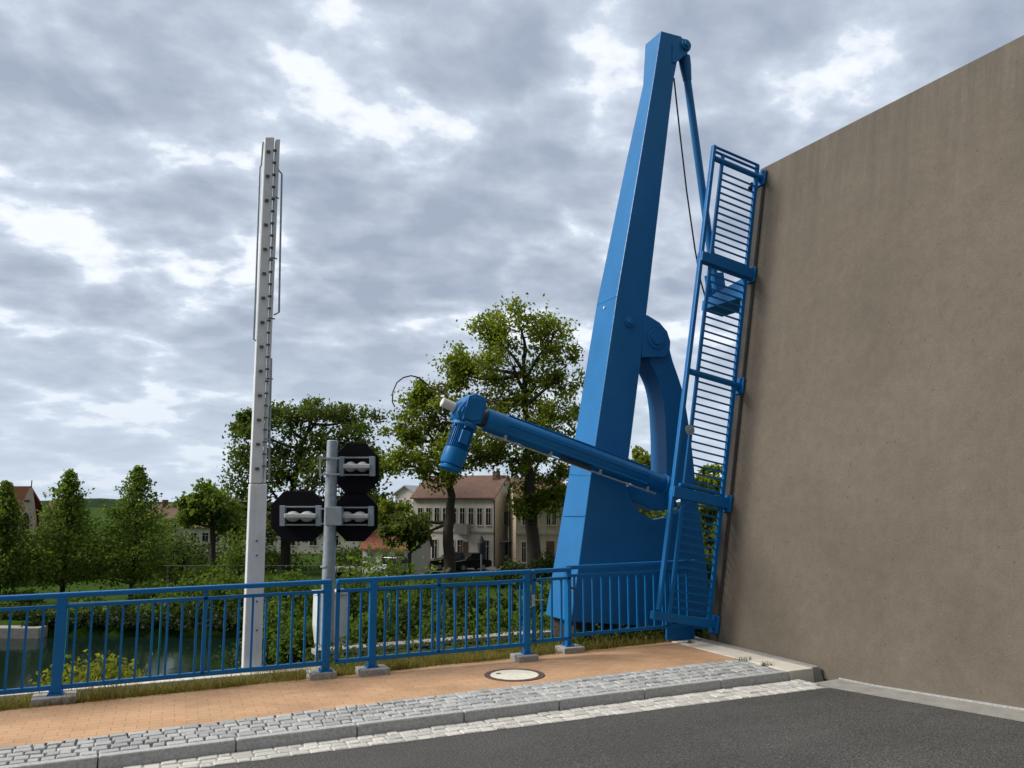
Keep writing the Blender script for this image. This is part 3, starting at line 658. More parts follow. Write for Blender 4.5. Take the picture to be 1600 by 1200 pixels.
# ------------------------------------------------------------------ vegetation
def leaf_quad(V, F, p, s, up=.25):
    n = Vector((random.gauss(0, 1), random.gauss(0, 1), random.gauss(0, 1)+up)); 
    if n.length < .01: n = Vector((0, 0, 1))
    n.normalize(); a = n.orthogonal().normalized(); th = random.uniform(0, 6.283); b = n.cross(a)
    d = a*math.cos(th)+b*math.sin(th); e = n.cross(d); s *= random.uniform(.65, 1.3); o = len(V)
    V += [p-d*s*.5, p+e*s*.36+n*s*.12-d*s*.05, p+d*s*.55-n*s*.1, p-e*s*.36+n*s*.12-d*s*.05]; F.append((o, o+1, o+2, o+3))
def limb(mb, a, b, r0, r1, sag=.12, n=5, seg=6):
    L_ = (b-a).length; off = Vector((random.gauss(0, 1), random.gauss(0, 1), random.gauss(0, .6)))*L_*sag
    pts = []
    for i in range(n+1):
        t = i/n; p = lerp(a, b, t)+off*math.sin(t*math.pi)*.6+Vector((0, 0, 1))*(-L_*.08*math.sin(t*math.pi)); pts.append(p)
    mb.tube(pts, [lerp(r0, r1, i/n) for i in range(n+1)], seg)
def rand_in(rx, ry, rz, shell=.5):
    while True:
        v = Vector((random.uniform(-1, 1), random.uniform(-1, 1), random.uniform(-1, 1)))
        if shell < v.length < 1: return Vector((v.x*rx, v.y*ry, v.z*rz))
def tree(name, label, D, trunk_px, ells, leaf, mat, trunk_r, n_sub=11, per=70, group=None, dz=.65, zb=None, stems=1, cat='tree'):
    """trunk_px: pixel path base->top; ells: crown lobes (px, py, rx, ry) at distance D, given their own depth"""
    base = dep(*trunk_px[0], D); base.z = ground_z(base.x, base.y)-.1 if zb is None else zb
    t = thing(name, label, cat, base, group); k = D/FPX*1.03
    path = [base]+[dep(x, y, D)+FH*random.uniform(-.3, .3) for x, y in trunk_px[1:]]
    q = MB(); nP = len(path); pts = []
    for i in range(nP-1):
        for j in range(4): pts.append(lerp(path[i], path[i+1], j/4)+(Vector((random.gauss(0, .05), random.gauss(0, .05), 0))*trunk_r*2 if (i or j) else Vector()))
    pts.append(path[-1]); m = len(pts)
    q.tube(pts, [trunk_r*(1.35 if i == 0 else lerp(1, .22, i/(m-1))) for i in range(m)], 10)
    V = []; F = []
    for (ex, ey, rx, ry) in ells:
        R_ = rx*k; c = dep(ex, ey, D)+FH*random.uniform(-dz, dz)*max(R_, 1.2)*1.1
        below = [p for p in pts[max(1, m//4):] if p.z < c.z-.2] or [pts[m//3]]
        a = random.choice(below[-4:]); limb(q, a, c, trunk_r*.32, trunk_r*.10, .10)
        for sidx in range(int(n_sub*1.2)):
            o = rand_in(1, 1, 1, .25); sc = c+RT*o.x*R_+FH*o.y*R_*1.0+Vector((0, 0, o.z*ry*k))
            limb(q, lerp(a, c, random.uniform(.55, 1)), sc, trunk_r*.085, trunk_r*.02, .14, 3, 4)
            rr = random.uniform(.30, .55)*min(R_, ry*k*1.3)
            for _ in range(int(per*1.25)):
                p = sc+Vector((random.gauss(0, .55)*rr, random.gauss(0, .55)*rr, random.gauss(0, .42)*rr)); leaf_quad(V, F, p, leaf)
    q.build('trunk', 'wood', t, smooth=True)
    cr = MB(); cr.v = V; cr.f = F; cr.build('crown', mat, t); return t
def bush(name, label, D, px, ytop, w, leaf, mat, per=26, n=26, zb=None, group=None, cat='shrub', lean=1.0):
    base = dep(px, 800, D); base.z = ground_z(base.x, base.y)-.05 if zb is None else zb
    top = HC+(780-ytop)/FPX*D; h = max(.4, top-base.z); rw = w/2*D/FPX*1.03
    t = thing(name, label, cat, base, group); q = MB(); V = []; F = []
    for i in range(n):
        u = random.random(); ang = random.uniform(0, 6.283); rr = rw*math.sqrt(random.random())
        hh = h*(1-.45*(rr/rw)**2)*random.uniform(.35, 1.0)
        tip = base+Vector((math.cos(ang)*rr, math.sin(ang)*rr*lean, hh)); q.tube([base+Vector((math.cos(ang), math.sin(ang), 0))*rr*.25, lerp(base, tip, .6)+Vector((random.gauss(0, .06), random.gauss(0, .06), 0))*rw, tip], [.02*h**.5, .012*h**.5, .005], 4)
        cr = .17*rw+.10*h
        for _ in range(per):
            f = random.uniform(-.55, .2)
            p = tip+Vector((random.gauss(0, .6)*cr, random.gauss(0, .6)*cr, random.gauss(0, .55)*cr+f*h*.35))
            if p.z < base.z+.03: p.z = base.z+random.uniform(.03, .2)
            leaf_quad(V, F, p, leaf)
    q.build('stem', 'wood', t); cr_ = MB(); cr_.v = V; cr_.f = F; cr_.build('foliage', mat, t); return t
tree('maple_tree', 'tall maple tree with open yellow green crown just left of the blue tower', 68, [(835, 890), (832, 820), (826, 740), (822, 660), (818, 560)],
     [(810, 512, 58, 30), (765, 515, 36, 26), (862, 530, 42, 34), (735, 565, 52, 30), (800, 570, 60, 34), (880, 585, 34, 40), (840, 600, 55, 34), (770, 620, 55, 32), (880, 650, 34, 44), (820, 655, 56, 34), (850, 705, 44, 36), (800, 715, 40, 30), (870, 755, 28, 40), (822, 778, 22, 32), (848, 775, 34, 38), (715, 580, 34, 24)],
     .29, 'leaf_maple', .62, 12, 74)
tree('maple_tree', 'maple tree with forked trunk and spreading crown behind the spindle drive motor', 66, [(703, 892), (702, 830), (704, 775), (698, 720), (690, 660)],
     [(655, 610, 34, 20), (690, 625, 46, 26), (650, 645, 40, 24), (720, 655, 44, 26), (625, 680, 38, 20), (690, 680, 56, 30), (615, 722, 42, 20), (660, 722, 50, 26), (735, 705, 52, 32), (756, 712, 36, 22), (690, 742, 40, 24), (612, 800, 26, 16), (655, 835, 26, 18)],
     .29, 'leaf_maple', .50, 10, 70)
tree('broad_tree', 'broad dark green tree with several trunks behind the signal boards', 76, [(445, 886), (446, 835), (455, 770), (470, 700), (490, 650)],
     [(500, 645, 52, 22), (455, 655, 42, 24), (545, 650, 44, 24), (415, 690, 40, 30), (480, 690, 60, 32), (550, 690, 46, 30), (395, 735, 42, 32), (450, 740, 52, 36), (520, 745, 55, 36), (575, 715, 30, 30), (385, 785, 36, 30), (440, 800, 50, 34), (510, 805, 55, 30), (570, 765, 34, 34), (370, 820, 30, 24), (390, 665, 20, 18)],
     .31, 'leaf_dark', .50, 12, 78)
tree('broad_tree', 'second dark trunk and low crown right of the broad tree behind the signal', 73, [(512, 882), (513, 845), (518, 800)],
     [(520, 800, 50, 26), (560, 800, 38, 26), (585, 790, 26, 24), (490, 820, 36, 20)], .34, 'leaf_dark', .42, 9, 55)
tree('lime_tree', 'rounded young tree with bare lower trunk left of the barrier boom', 64, [(335, 890), (334, 845), (332, 800), (330, 770)],
     [(330, 768, 24, 16), (308, 788, 26, 16), (350, 785, 24, 18), (328, 800, 34, 18), (300, 812, 22, 14), (355, 812, 24, 16)], .3, 'leaf_young', .26, 9, 60)
def cone_tree(label, D, px, y_base, y_low, y_top, w, group):
    base = dep(px, y_base, D); base.z = ground_z(base.x, base.y)-.1; k = D/FPX*1.03
    t = thing('young_tree', label, 'tree', base, group); z0 = HC+(780-y_low)*k; z1 = HC+(780-y_top)*k; rm = w/2*k
    q = MB(); q.tube([base, base+Vector((.03, .02, (z0-base.z))), Vector((base.x+.05, base.y, lerp(z0, z1, .6))), Vector((base.x, base.y, z1))], [.17, .14, .07, .015], 8); V = []; F = []; nb = 120
    for i in range(nb):
        u = (i+random.random())/nb; z = lerp(z0, z1, u**1.15); prof = (1-u)**.85*(1 if u > .16 else .62+u*2.4)
        ln = rm*prof*random.uniform(.66, 1.22)+.10; ang = i*2.399+random.uniform(-.4, .4); d = Vector((math.cos(ang), math.sin(ang), 0))
        c = Vector((base.x, base.y, z)); tip = c+d*ln+Vector((0, 0, ln*random.uniform(.10, .38))); q.tube([c, lerp(c, tip, .5)+Vector((0, 0, .05)), tip], [.03, .02, .006], 4)
        for m in range(int(36+74*ln/rm)):
            f = random.random()**.55; sp = .10+.16*ln*(1-f*.3)
            p = lerp(c, tip, f)+Vector((random.gauss(0, 1), random.gauss(0, 1), random.gauss(0, .62)))*sp; leaf_quad(V, F, p, .19)
    q.build('trunk', 'wood', t); cr = MB(); cr.v = V; cr.f = F; cr.build('crown', 'leaf_young', t)
G_ = 'conical young trees on the far bank'
cone_tree('pointed young street tree with conical crown nearest the barrier boom', 58, 205, 918, 896, 737, 142, G_)
cone_tree('pointed young street tree with conical crown right of the red church roof', 58, 97, 918, 892, 744, 124, G_)
cone_tree('conical young tree cut off by the left picture edge', 57, -3, 912, 890, 760, 96, G_)
tree('garden_tree', 'small tree seen through the gap between tower and curved lever arm', 60, [(1003, 890), (1002, 820), (1000, 760)], [(1000, 725, 20, 20), (990, 755, 26, 26), (1012, 765, 26, 28), (998, 800, 34, 28)], .3, 'leaf_maple', .25, 10, 60)
tree('garden_tree', 'leafy tree seen through the raised bridge railing beside the deck edge', 48, [(1105, 900), (1104, 840), (1108, 780)], [(1110, 750, 22, 22), (1095, 790, 28, 28), (1120, 800, 28, 32), (1105, 850, 34, 34), (1100, 895, 34, 26)], .3, 'leaf_maple', .25, 10, 60)
tree('garden_tree', 'low dark tree between the white house and the red roofed house', 62, [(640, 890), (640, 850), (640, 825)], [(636, 820, 34, 18), (616, 836, 22, 15), (655, 840, 22, 14)], .3, 'leaf_dark', .2, 10, 60)
# far-bank shrubs and hedges
far = [('round dark shrub at the far waterline below the left edge tree', 44, 12, 918, 62, 'leaf_bush'), ('dark spreading shrub on the far bank left of the wide railing post', 42.5, 62, 922, 66, 'leaf_hedge'),
       ('low green shrub on the far bank below the church side tree', 41.5, 118, 932, 56, 'leaf_bush'), ('bright green shrub on the far bank between the two pointed trees', 43, 158, 921, 58, 'leaf_bush'),
       ('dark green shrub below the pointed tree nearest the boom', 42, 212, 928, 66, 'leaf_hedge'), ('green waterside shrub right of the pointed tree', 41.5, 262, 920, 64, 'leaf_bush'),
       ('tall yellow green shrub on the bank left of the boom', 45, 308, 888, 70, 'leaf_bush'), ('bushy green shrub directly left of the boom', 44, 356, 880, 66, 'leaf_bush'),
       ('leafy tall shrub rising beside the boom', 50, 378, 826, 56, 'leaf_bush'), ('light green shrub behind the boom foot', 42, 402, 890, 64, 'leaf_bush'),
       ('light green shrub between boom and signal post', 44, 462, 884, 70, 'leaf_bush'), ('darker low shrub beside the lime tree trunk', 52, 290, 885, 60, 'leaf_hedge')]
far += [('fresh green shrub on the lawn edge left of the first pointed tree', 48, 40, 902, 54, 'leaf_bush'), ('fresh green low shrub on the lawn edge between the pointed trunks', 47, 135, 906, 50, 'leaf_bush'), ('wide light green shrub on the lawn edge right of the second pointed trunk', 50, 252, 894, 64, 'leaf_bush'), ('tall light green shrub in front of the rounded tree trunk', 52, 312, 872, 60, 'leaf_bush')]
far += [('low bush coloured dark as shade over the water right of the quay edge', 42.7, 98, 960, 66, 'leaf_shade'), ('low bush coloured dark as shade over the water under the first pointed tree', 42.7, 146, 963, 70, 'leaf_shade'), ('low bush coloured dark as shade over the water between the pointed trees', 42.7, 196, 958, 70, 'leaf_shade'), ('low bush coloured dark as shade over the water right of the pointed trees', 42.7, 256, 956, 78, 'leaf_shade')]
far += [('overhanging bush coloured dark as shade at the waterline left of the boom', 42.7, 318, 950, 90, 'leaf_shade'), ('overhanging bush coloured dark as shade at the waterline beside the boom', 42.7, 376, 944, 80, 'leaf_shade')]
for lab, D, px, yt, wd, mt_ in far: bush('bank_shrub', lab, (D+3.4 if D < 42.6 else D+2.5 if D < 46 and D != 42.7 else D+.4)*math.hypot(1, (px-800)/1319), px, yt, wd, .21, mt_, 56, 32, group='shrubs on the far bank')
hed = [('dark hedge behind the trees at the far left', 74, 40, 868, 110), ('dark hedge between the pointed trees', 76, 150, 858, 90), ('clipped dark hedge behind the rounded young tree', 78, 310, 843, 120),
       ('dark hedge below the broad tree', 80, 420, 852, 110), ('dark hedge right of the second pointed tree', 72, 262, 832, 60), ('dark hedge under the trees behind the signal', 82, 540, 856, 100),
       ('tall mid green growth behind the edge tree and first pointed tree', 84, 48, 835, 120), ('leafy mid green growth between and behind the two pointed trees', 88, 152, 826, 100), ('mid green growth between pointed tree and rounded tree', 90, 255, 808, 90), ('deep green growth at the foot of the lever arm', 45, 1010, 772, 90), ('dark green hedge in front of the beige house', 66, 858, 866, 60), ('dark bush at the foot of the blue tower seen beside the trunk', 62, 800, 876, 50)]
for lab, D, px, yt, wd in hed: bush('hedge', lab, D, px, yt, wd, .28, 'leaf_young' if D in (84, 88, 90) else 'leaf_hedge', 52, 36, cat='hedge', group='hedges behind the far bank')
near = [('light green leafy shrub right of the signal post', 19, 566, 852, 84, 'leaf_bush', .11), ('mid green shrub below the red roofed house', 18, 618, 856, 84, 'leaf_bush', .11), ('leafy shrub in front of the maple trunk foot', 17, 668, 884, 74, 'leaf_bush', .11),
        ('dark low shrub behind the middle railing', 16, 722, 902, 92, 'leaf_hedge', .10), ('dark shrub behind the right end of the middle railing', 16, 792, 908, 84, 'leaf_hedge', .10), ('small green shrub left of the tower foot', 15, 846, 902, 60, 'leaf_bush', .10),
        ('green shrub on the slope behind the boom', 14.5, 442, 918, 74, 'leaf_bush', .09), ('low shrub on the slope between boom and cabinet', 13.3, 474, 955, 60, 'leaf_bush', .08), ('dark green shrub at the water side of the boom', 15.5, 395, 940, 66, 'leaf_hedge', .09),
        ('shrub behind the white cabinet', 15.5, 545, 895, 66, 'leaf_hedge', .10), ('bush behind the low wall in the railing middle', 14.5, 640, 925, 84, 'leaf_hedge', .09), ('scrubby bush above the low wall', 13.8, 700, 945, 70, 'leaf_bush', .08),
        ('thin scrub above the low wall before the gate', 13.6, 770, 952, 80, 'leaf_bush', .08), ('weedy shrub below the railing gate', 13.4, 850, 955, 56, 'leaf_bush', .07), ('shrub between the cabinet and the low wall', 13.2, 580, 945, 66, 'leaf_bush', .08)]
for lab, D, px, yt, wd, mt_, lf_ in near: bush('bank_shrub', lab, D, px, yt, wd, lf_, mt_, 44, 34, group='shrubs on the near slope')
bush('yellow_shrub', 'yellow green shrub on the slope just behind the left railing', 11.2, 158, 998, 122, .060, 'leaf_yellow', 34, 90, zb=-.5)
# verge grass and weeds
V = []; F = []
def blade(p, h, w_):
    th = random.uniform(0, 6.283); d = Vector((math.cos(th), math.sin(th), 0)); ln = Vector((random.gauss(0, .5), random.gauss(0, .5), 0))*h; o = len(V)
    V.extend([p-d*w_, p+d*w_, p+d*w_*.7+ln*.4+Vector((0, 0, h*.65)), p-d*w_*.7+ln*.4+Vector((0, 0, h*.65)), p+ln+Vector((0, 0, h*.95))]); F.append((o, o+1, o+2, o+3)); F.append((o+3, o+2, o+4))
for _ in range(30000):
    x = random.uniform(-3.5, 7.0); y0 = ygb(x)-.03; y = y0+abs(random.gauss(0, .35))*1.0
    if y > (10.0 if x < 2 else 10.9): continue
    cl = .5+.5*math.sin(x*5.3+math.sin(y*9)*2)*math.sin(x*1.7+2)
    blade(Vector((x, y, -.0 if y > y0+.05 else SW-.02)), random.uniform(.03, .17)*(.35+1.15*cl), .0038)
gr = MB(); gr.v = V; gr.f = F; gr.build('verge_grass', 'grass')['kind'] = 'stuff'
vg = MB(); xs3 = axis([(-14, 7.0, .5)])
vg.add([(x, min(ygb(x)-.004, 9.9), SW-.012) for x in xs3]+[(x, min(ygb(x)+.10, 9.95), .04) for x in xs3]+[(x, 9.96, .0) for x in xs3], [(r_*len(xs3)+i, r_*len(xs3)+i+1, (r_+1)*len(xs3)+i+1, (r_+1)*len(xs3)+i) for r_ in (0, 1) for i in range(len(xs3)-1)])
struct(vg.build('verge', 'ground', smooth=True))
V = []; F = []
for _ in range(5200):
    x = random.uniform(2.4, 9); y = random.uniform(10.1, 13.5); leaf_quad(V, F, Vector((x, y, ground_z(x, y)+abs(random.gauss(0, .09)))), .07)
for _ in range(2600):
    x = random.uniform(5.5, 7.1); y = random.uniform(9.85, 10.35); leaf_quad(V, F, Vector((x, y, .0+abs(random.gauss(0, .10)))), .05)
gr = MB(); gr.v = V; gr.f = F; gr.build('ground_weeds', 'weed')['kind'] = 'stuff'
for px, py, s, lab in ((1160, 1033, .055, 'small tuft of grass at the end of the cobble strip'), (1197, 1041, .045, 'tiny tuft of grass beside the concrete apron kerb'), (1078, 1006, .03, 'brown weed patch between brick pavement and concrete apron')):
    V = []; F = []; c = onz(px, py, SW)
    for _ in range(70): blade(c+Vector((random.gauss(0, s), random.gauss(0, s*.6), 0)), random.uniform(.02, .07), .003)
    gr = MB(); gr.v = V; gr.f = F; tag(gr.build('grass_tuft', 'weed'), lab, 'grass tuft')
# ------------------------------------------------------------------ far bank structures
q = MB(); 
def fr(f, r_, z): v = FH*f+RT*r_; return Vector((v.x, v.y, z))
q.prism([fr(41.4, -44, -4.85), fr(41.4, -22.7, -4.85), fr(41.4, -22.7, -4.10), fr(41.4, -44, -4.10)], (0, 0, 0), FH*.8); tag(q.build('quay_wall', 'conc_dark', bevel=.04), 'weathered grey stone quay edge on the far bank at the left', 'quay wall')
q = MB(); q.add([fr(71.5, -16, -4.02), fr(71.5, 6, -4.02), fr(77.5, 6, -4.0), fr(77.5, -16, -4.0)], [(0, 1, 2, 3)]); struct(q.build('street', 'conc_dark'))
fr_ = thing('far_railing', 'thin grey pipe railing crossing the far bank behind the boom', 'railing', dep(390, 884, 52))
for yy in (884,):
    q = MB(); x0, x1 = (262, 360) if yy == 870 else (255, 525); a = dep(x0, yy, 52); b = dep(x1, yy, 52); q.tube([a, b], .022, 6); q.build('rail', 'clip_grey', fr_)
for x in range(262, 530, 44):
    p = dep(x, 884, 52); q = MB(); q.tube([p, Vector((p.x, p.y, ground_z(p.x, p.y)-.1))], .02, 6); q.build('post', 'clip_grey', fr_)
# hill
h = MB(); hx = [i*12 for i in range(-60, 30)]; hv = []; 
for i in hx:
    ex = math.exp(-((i+338)/34)**2)*4.5
    rr = ex+random.uniform(-.8, .8)-4.2
    hv += [fr(640, i, -6), fr(660, i, 2.0+rr*.55), fr(690, i, 2.0+rr), fr(760, i, -6)]
h.add(hv, [(k*4+a, k*4+4+a, k*4+5+a, k*4+1+a) for k in range(len(hx)-1) for a in range(3)]); struct(h.build('hill', 'hill', smooth=True))
# ------------------------------------------------------------------ houses (local frame: x along the front, y away, z up)
RZ = YAW-math.pi/2
def win(mb_list, h, x, z, w_, hh, frame='pl_white', pane='glass', y=0, bars=True, name='window'):
    q = MB(); t = .05
    q.box(x-w_/2-t, x-w_/2, y-.05, y+.05, z-t, z+hh+t); q.box(x+w_/2, x+w_/2+t, y-.05, y+.05, z-t, z+hh+t)
    q.box(x-w_/2, x+w_/2, y-.05, y+.05, z+hh, z+hh+t); q.box(x-w_/2-t, x+w_/2+t, y-.10, y+.05, z-t-.06, z-t-.005)
    if bars: q.box(x-.016, x+.016, y-.03, y+.02, z, z+hh); q.box(x-w_/2, x-.017, y-.03, y+.02, z+hh*.7, z+hh*.7+.03); q.box(x+.017, x+w_/2, y-.03, y+.02, z+hh*.7, z+hh*.7+.03)
    f = q.build(name, frame, h, local=True)
    q = MB(); q.box(x-w_/2+.002, x+w_/2-.002, y-.012, y+.04, z-t+.05, z+hh-.002); q.build('pane', pane, f, local=True)
def side_win(h, X, yc, z, w_, hh, pane='green_win'):
    q = MB(); q.box(X-.04, X+.06, yc-w_/2-.06, yc-w_/2, z, z+hh); q.box(X-.04, X+.06, yc+w_/2, yc+w_/2+.06, z, z+hh); q.box(X-.04, X+.06, yc-w_/2, yc+w_/2, z+hh, z+hh+.06); q.box(X-.04, X+.10, yc-w_/2-.1, yc+w_/2+.1, z-.08, z-.003)
    q.box(X-.04, X+.045, yc-.03, yc+.03, z, z+hh)
    f = q.build('window', 'pl_white', h, local=True); q = MB(); q.box(X-.03, X+.02, yc-w_/2+.002, yc+w_/2-.002, z+.002, z+hh-.002); q.build('pane', pane, f, local=True)
def gable_house(name, label, px, D, yaw, W, dp, eave, ridge, wall, roof, along=True, x_off=0, hip=0, oh=.3, zb=-4.15):
    p = dep(px, 800, D); h = thing(name, label, 'house', (p.x, p.y, zb), None, RZ+R(yaw))
    x0, x1 = x_off-W, x_off; q = MB()
    if along: q.prism([(x1, 0, -.5), (x1, dp, -.5), (x1, dp, eave), (x1, dp/2, ridge), (x1, 0, eave)], (0, 0, 0), (x0-x1, 0, 0))
    else: q.prism([(x0, 0, -.5), (x1, 0, -.5), (x1, 0, eave), ((x0+x1)/2, 0, ridge), (x0, 0, eave)], (0, 0, 0), (0, dp, 0))
    q.build('wall', wall, h, local=True)
    q = MB(); t = .14
    if along:
        s = (ridge-eave)/(dp/2); e = eave-s*oh
        q.prism([(x1+.2, -oh, e+.02), (x1+.2, dp/2, ridge+.02), (x1+.2, dp+oh, e+.02), (x1+.2, dp+oh, e+t), (x1+.2, dp/2, ridge+t), (x1+.2, -oh, e+t)], (0, 0, 0), (x0-x1-.4, 0, 0))
    else:
        s = (ridge-eave)/(W/2); e = eave-s*oh; xm = (x0+x1)/2
        q.prism([(x0-oh, -.25, e+.02), (xm, -.25, ridge+.02), (x1+oh, -.25, e+.02), (x1+oh, -.25, e+t), (xm, -.25, ridge+t), (x0-oh, -.25, e+t)], (0, 0, 0), (0, dp+.5, 0))
    rf = q.build('roof', roof, h, local=True); return h, rf
# main white house: corner at px 772
h, rf = gable_house('town_house', 'two storey weathered white house with brown tiled roof and small balcony', 772, 77, -20, 8.2, 6.4, 6.35, 8.3, 'pl_white', 'roof_brown')
q = MB(); q.box(-1.1, -.55, 2.4, 3.0, 7.5, 8.75); q.build('chimney', 'roof_brown', rf, local=True)
for i in range(9): win(None, h, -.55-i*.86, 3.85, .46, 1.5)
for i in (0, 3, 4, 6, 7, 8): win(None, h, -.75-i*.86, .75, .52, 1.7)
q = MB(); q.box(-8.25, .03, -.09, .02, 3.12, 3.26); q.build('string_course', 'pl_grey', h, local=True)
q = MB(); q.box(-3.55, -2.35, -.85, -.01, 3.0, 3.18); q.box(-3.55, -2.35, -.85, -.78, 3.18, 3.95); q.box(-3.55, -3.48, -.78, -.01, 3.18, 3.95); q.box(-2.42, -2.35, -.78, -.01, 3.18, 3.95); q.build('balcony', 'pl_grey', h, local=True)
q = MB(); q.box(-3.2, -2.55, -.05, .03, 0, 2.3); q.build('door', 'brown_door', h, local=True)
q = MB(); q.tube([(.06, -.1, 6.1), (.06, -.08, 0)], .06, 8); q.tube([(.06, -.22, 6.25), (-8.2, -.22, 6.25)], .07, 8); q.build('gutter', 'dark_steel', h, local=True)
side_win(h, 0, 3.2, 3.75, 1.5, 1.25); side_win(h, 0, 3.4, .7, 1.3, 1.6)
q = MB(); q.box(.02, 1.0, 1.2, 5.2, 2.28, 2.36); q.build('canopy', 'pl_grey', h, local=True)
h, rf = gable_house('town_house', 'beige plastered house with brown roof behind the tall maple trunk', 806, 74.5, 6, 4.4, 6, 6.3, 8.0, 'pl_beige', 'roof_brown', x_off=4.4)
for x in (.75, 1.25, 2.9, 3.4): win(None, h, x, 3.95, .34, 1.35)
for x in (.70, 1.22): win(None, h, x, .75, .36, 1.7)
q = MB(); q.box(-.02, 4.42, -.10, .02, 3.1, 3.3); q.build('string_course', 'pl_grey', h, local=True)
q = MB(); q.box(2.7, 3.4, -.04, .03, 0, 2.5); q.build('door', 'brown_door', h, local=True)
h, rf = gable_house('gabled_house', 'narrow white gabled house with grey roof and two upper windows', 648, 86, -18, 2.2, 5, 6.7, 7.45, 'pl_white', 'roof_grey', along=False)
for x in (-1.55, -.75): win(None, h, x, 5.1, .36, 1.0)
for x in (-1.55, -.75): win(None, h, x, 2.2, .36, 1.1)
h, rf = gable_house('cottage', 'low white cottage with red tiled roof and skylight', 568, 70, -12, 4.2, 5.0, 2.35, 4.6, 'pl_white', 'roof_red', x_off=4.2)
q = MB(); q.prism([(1.0, 1.3, 3.60), (1.5, 1.3, 3.60), (1.5, 1.9, 4.13), (1.0, 1.9, 4.13)], (0, -.06, .05), (0, -.1, .13)); q.build('skylight', 'glass', rf, local=True)
win(None, h, .7, .8, .5, 1.0, pane='green_win'); win(None, h, 1.9, .8, .5, 1.0); q = MB(); q.box(2.8, 3.5, -.04, .03, 0, 1.9); q.build('door', 'brown_door', h, local=True)
h, rf = gable_house('church', 'church like building with steep red roof and stone gable at the far left', 52, 92, -62, 1.0, 1, 4, 8, 'pl_pink', 'roof_red', zb=-4.15) if False else (None, None)
p = dep(56, 800, 92); h = thing('church', 'church like stone gable and steep red tiled roof at the far left', 'church', (p.x, p.y, -4.2), None, RZ)
q = MB(); q.prism([(-2.6, 0, -.5), (0, 0, -.5), (0, 0, 3.6), (-.75, 0, 7.3), (-2.6, 0, 2.9)], (0, 0, 0), (0, .5, 0)); q.build('gable', 'pl_pink', h, local=True)
q = MB(); q.box(-9, -1.2, .5, 5.5, -.5, 3.0); q.build('wall', 'pl_pink', h, local=True)
q = MB(); q.prism([(-9.3, .2, 2.9), (-2.45, .2, 2.9), (-.8, .2, 7.45), (-9.3, .2, 7.45)], (0, 0, 0), (0, .22, 0)); q.prism([(-9.3, .5, 7.2), (-.85, .5, 7.2), (-.85, 5.8, 2.9), (-9.3, 5.8, 2.9)], (0, 0, 0), (0, 0, .2)); rf = q.build('roof', 'roof_red', h, local=True)
q = MB(); q.prism([(-1.35, -.03, 3.0), (-.55, -.03, 3.0), (-.55, -.03, 4.2), (-.72, -.03, 4.75), (-.95, -.03, 5.0), (-1.18, -.03, 4.75), (-1.35, -.03, 4.2)], (0, 0, 0), (0, .2, 0)); q.build('arched_window', 'glass', h, local=True)
q = MB(); q.box(-1.2, -.7, -.04, .1, 6.0, 6.15); q.tube([(-.75, .25, 7.3), (-.75, .25, 8.0)], .05, 6); q.build('finial', 'dark_steel', h, local=True)
q = MB(); q.box(.02, 1.4, .6, 4.5, -.5, 4.5); q.build('annex_wall', 'pl_pink', h, local=True)
q = MB(); q.prism([(0, .4, 4.4), (1.5, .4, 4.4), (1.5, 2.5, 6.0), (0, 2.5, 6.0)], (0, 0, 0), (0, .1, .16)); q.build('annex_roof', 'roof_brown', h, local=True)
h, rf = gable_house('pale_house', 'pale house half hidden behind the rounded young tree', 356, 96, 8, 4.4, 6, 3.4, 6.2, 'pl_white', 'roof_brown')
for x in (-1.0, -2.2, -3.4): win(None, h, x, 1.6, .6, 1.0)
h, rf = gable_house('distant_house', 'distant pinkish house roof with chimney right of the pointed tree', 288, 118, 10, 4.6, 7, 3.6, 5.4, 'pl_pink', 'roof_brown')
q = MB(); q.box(-3.3, -2.7, 2.5, 3.1, 4.8, 6.1); q.build('chimney', 'roof_brown', rf, local=True)
win(None, h, -1.2, 1.8, .6, 1.1); win(None, h, -2.6, 1.8, .6, 1.1)
h, rf = gable_house('distant_house', 'long pale low house glimpsed under the broad dark tree', 545, 100, 0, 12, 7, 2.6, 4.6, 'pl_white', 'roof_brown')
for x in (-1.5, -4, -6.5, -9): win(None, h, x, .9, .8, 1.1)
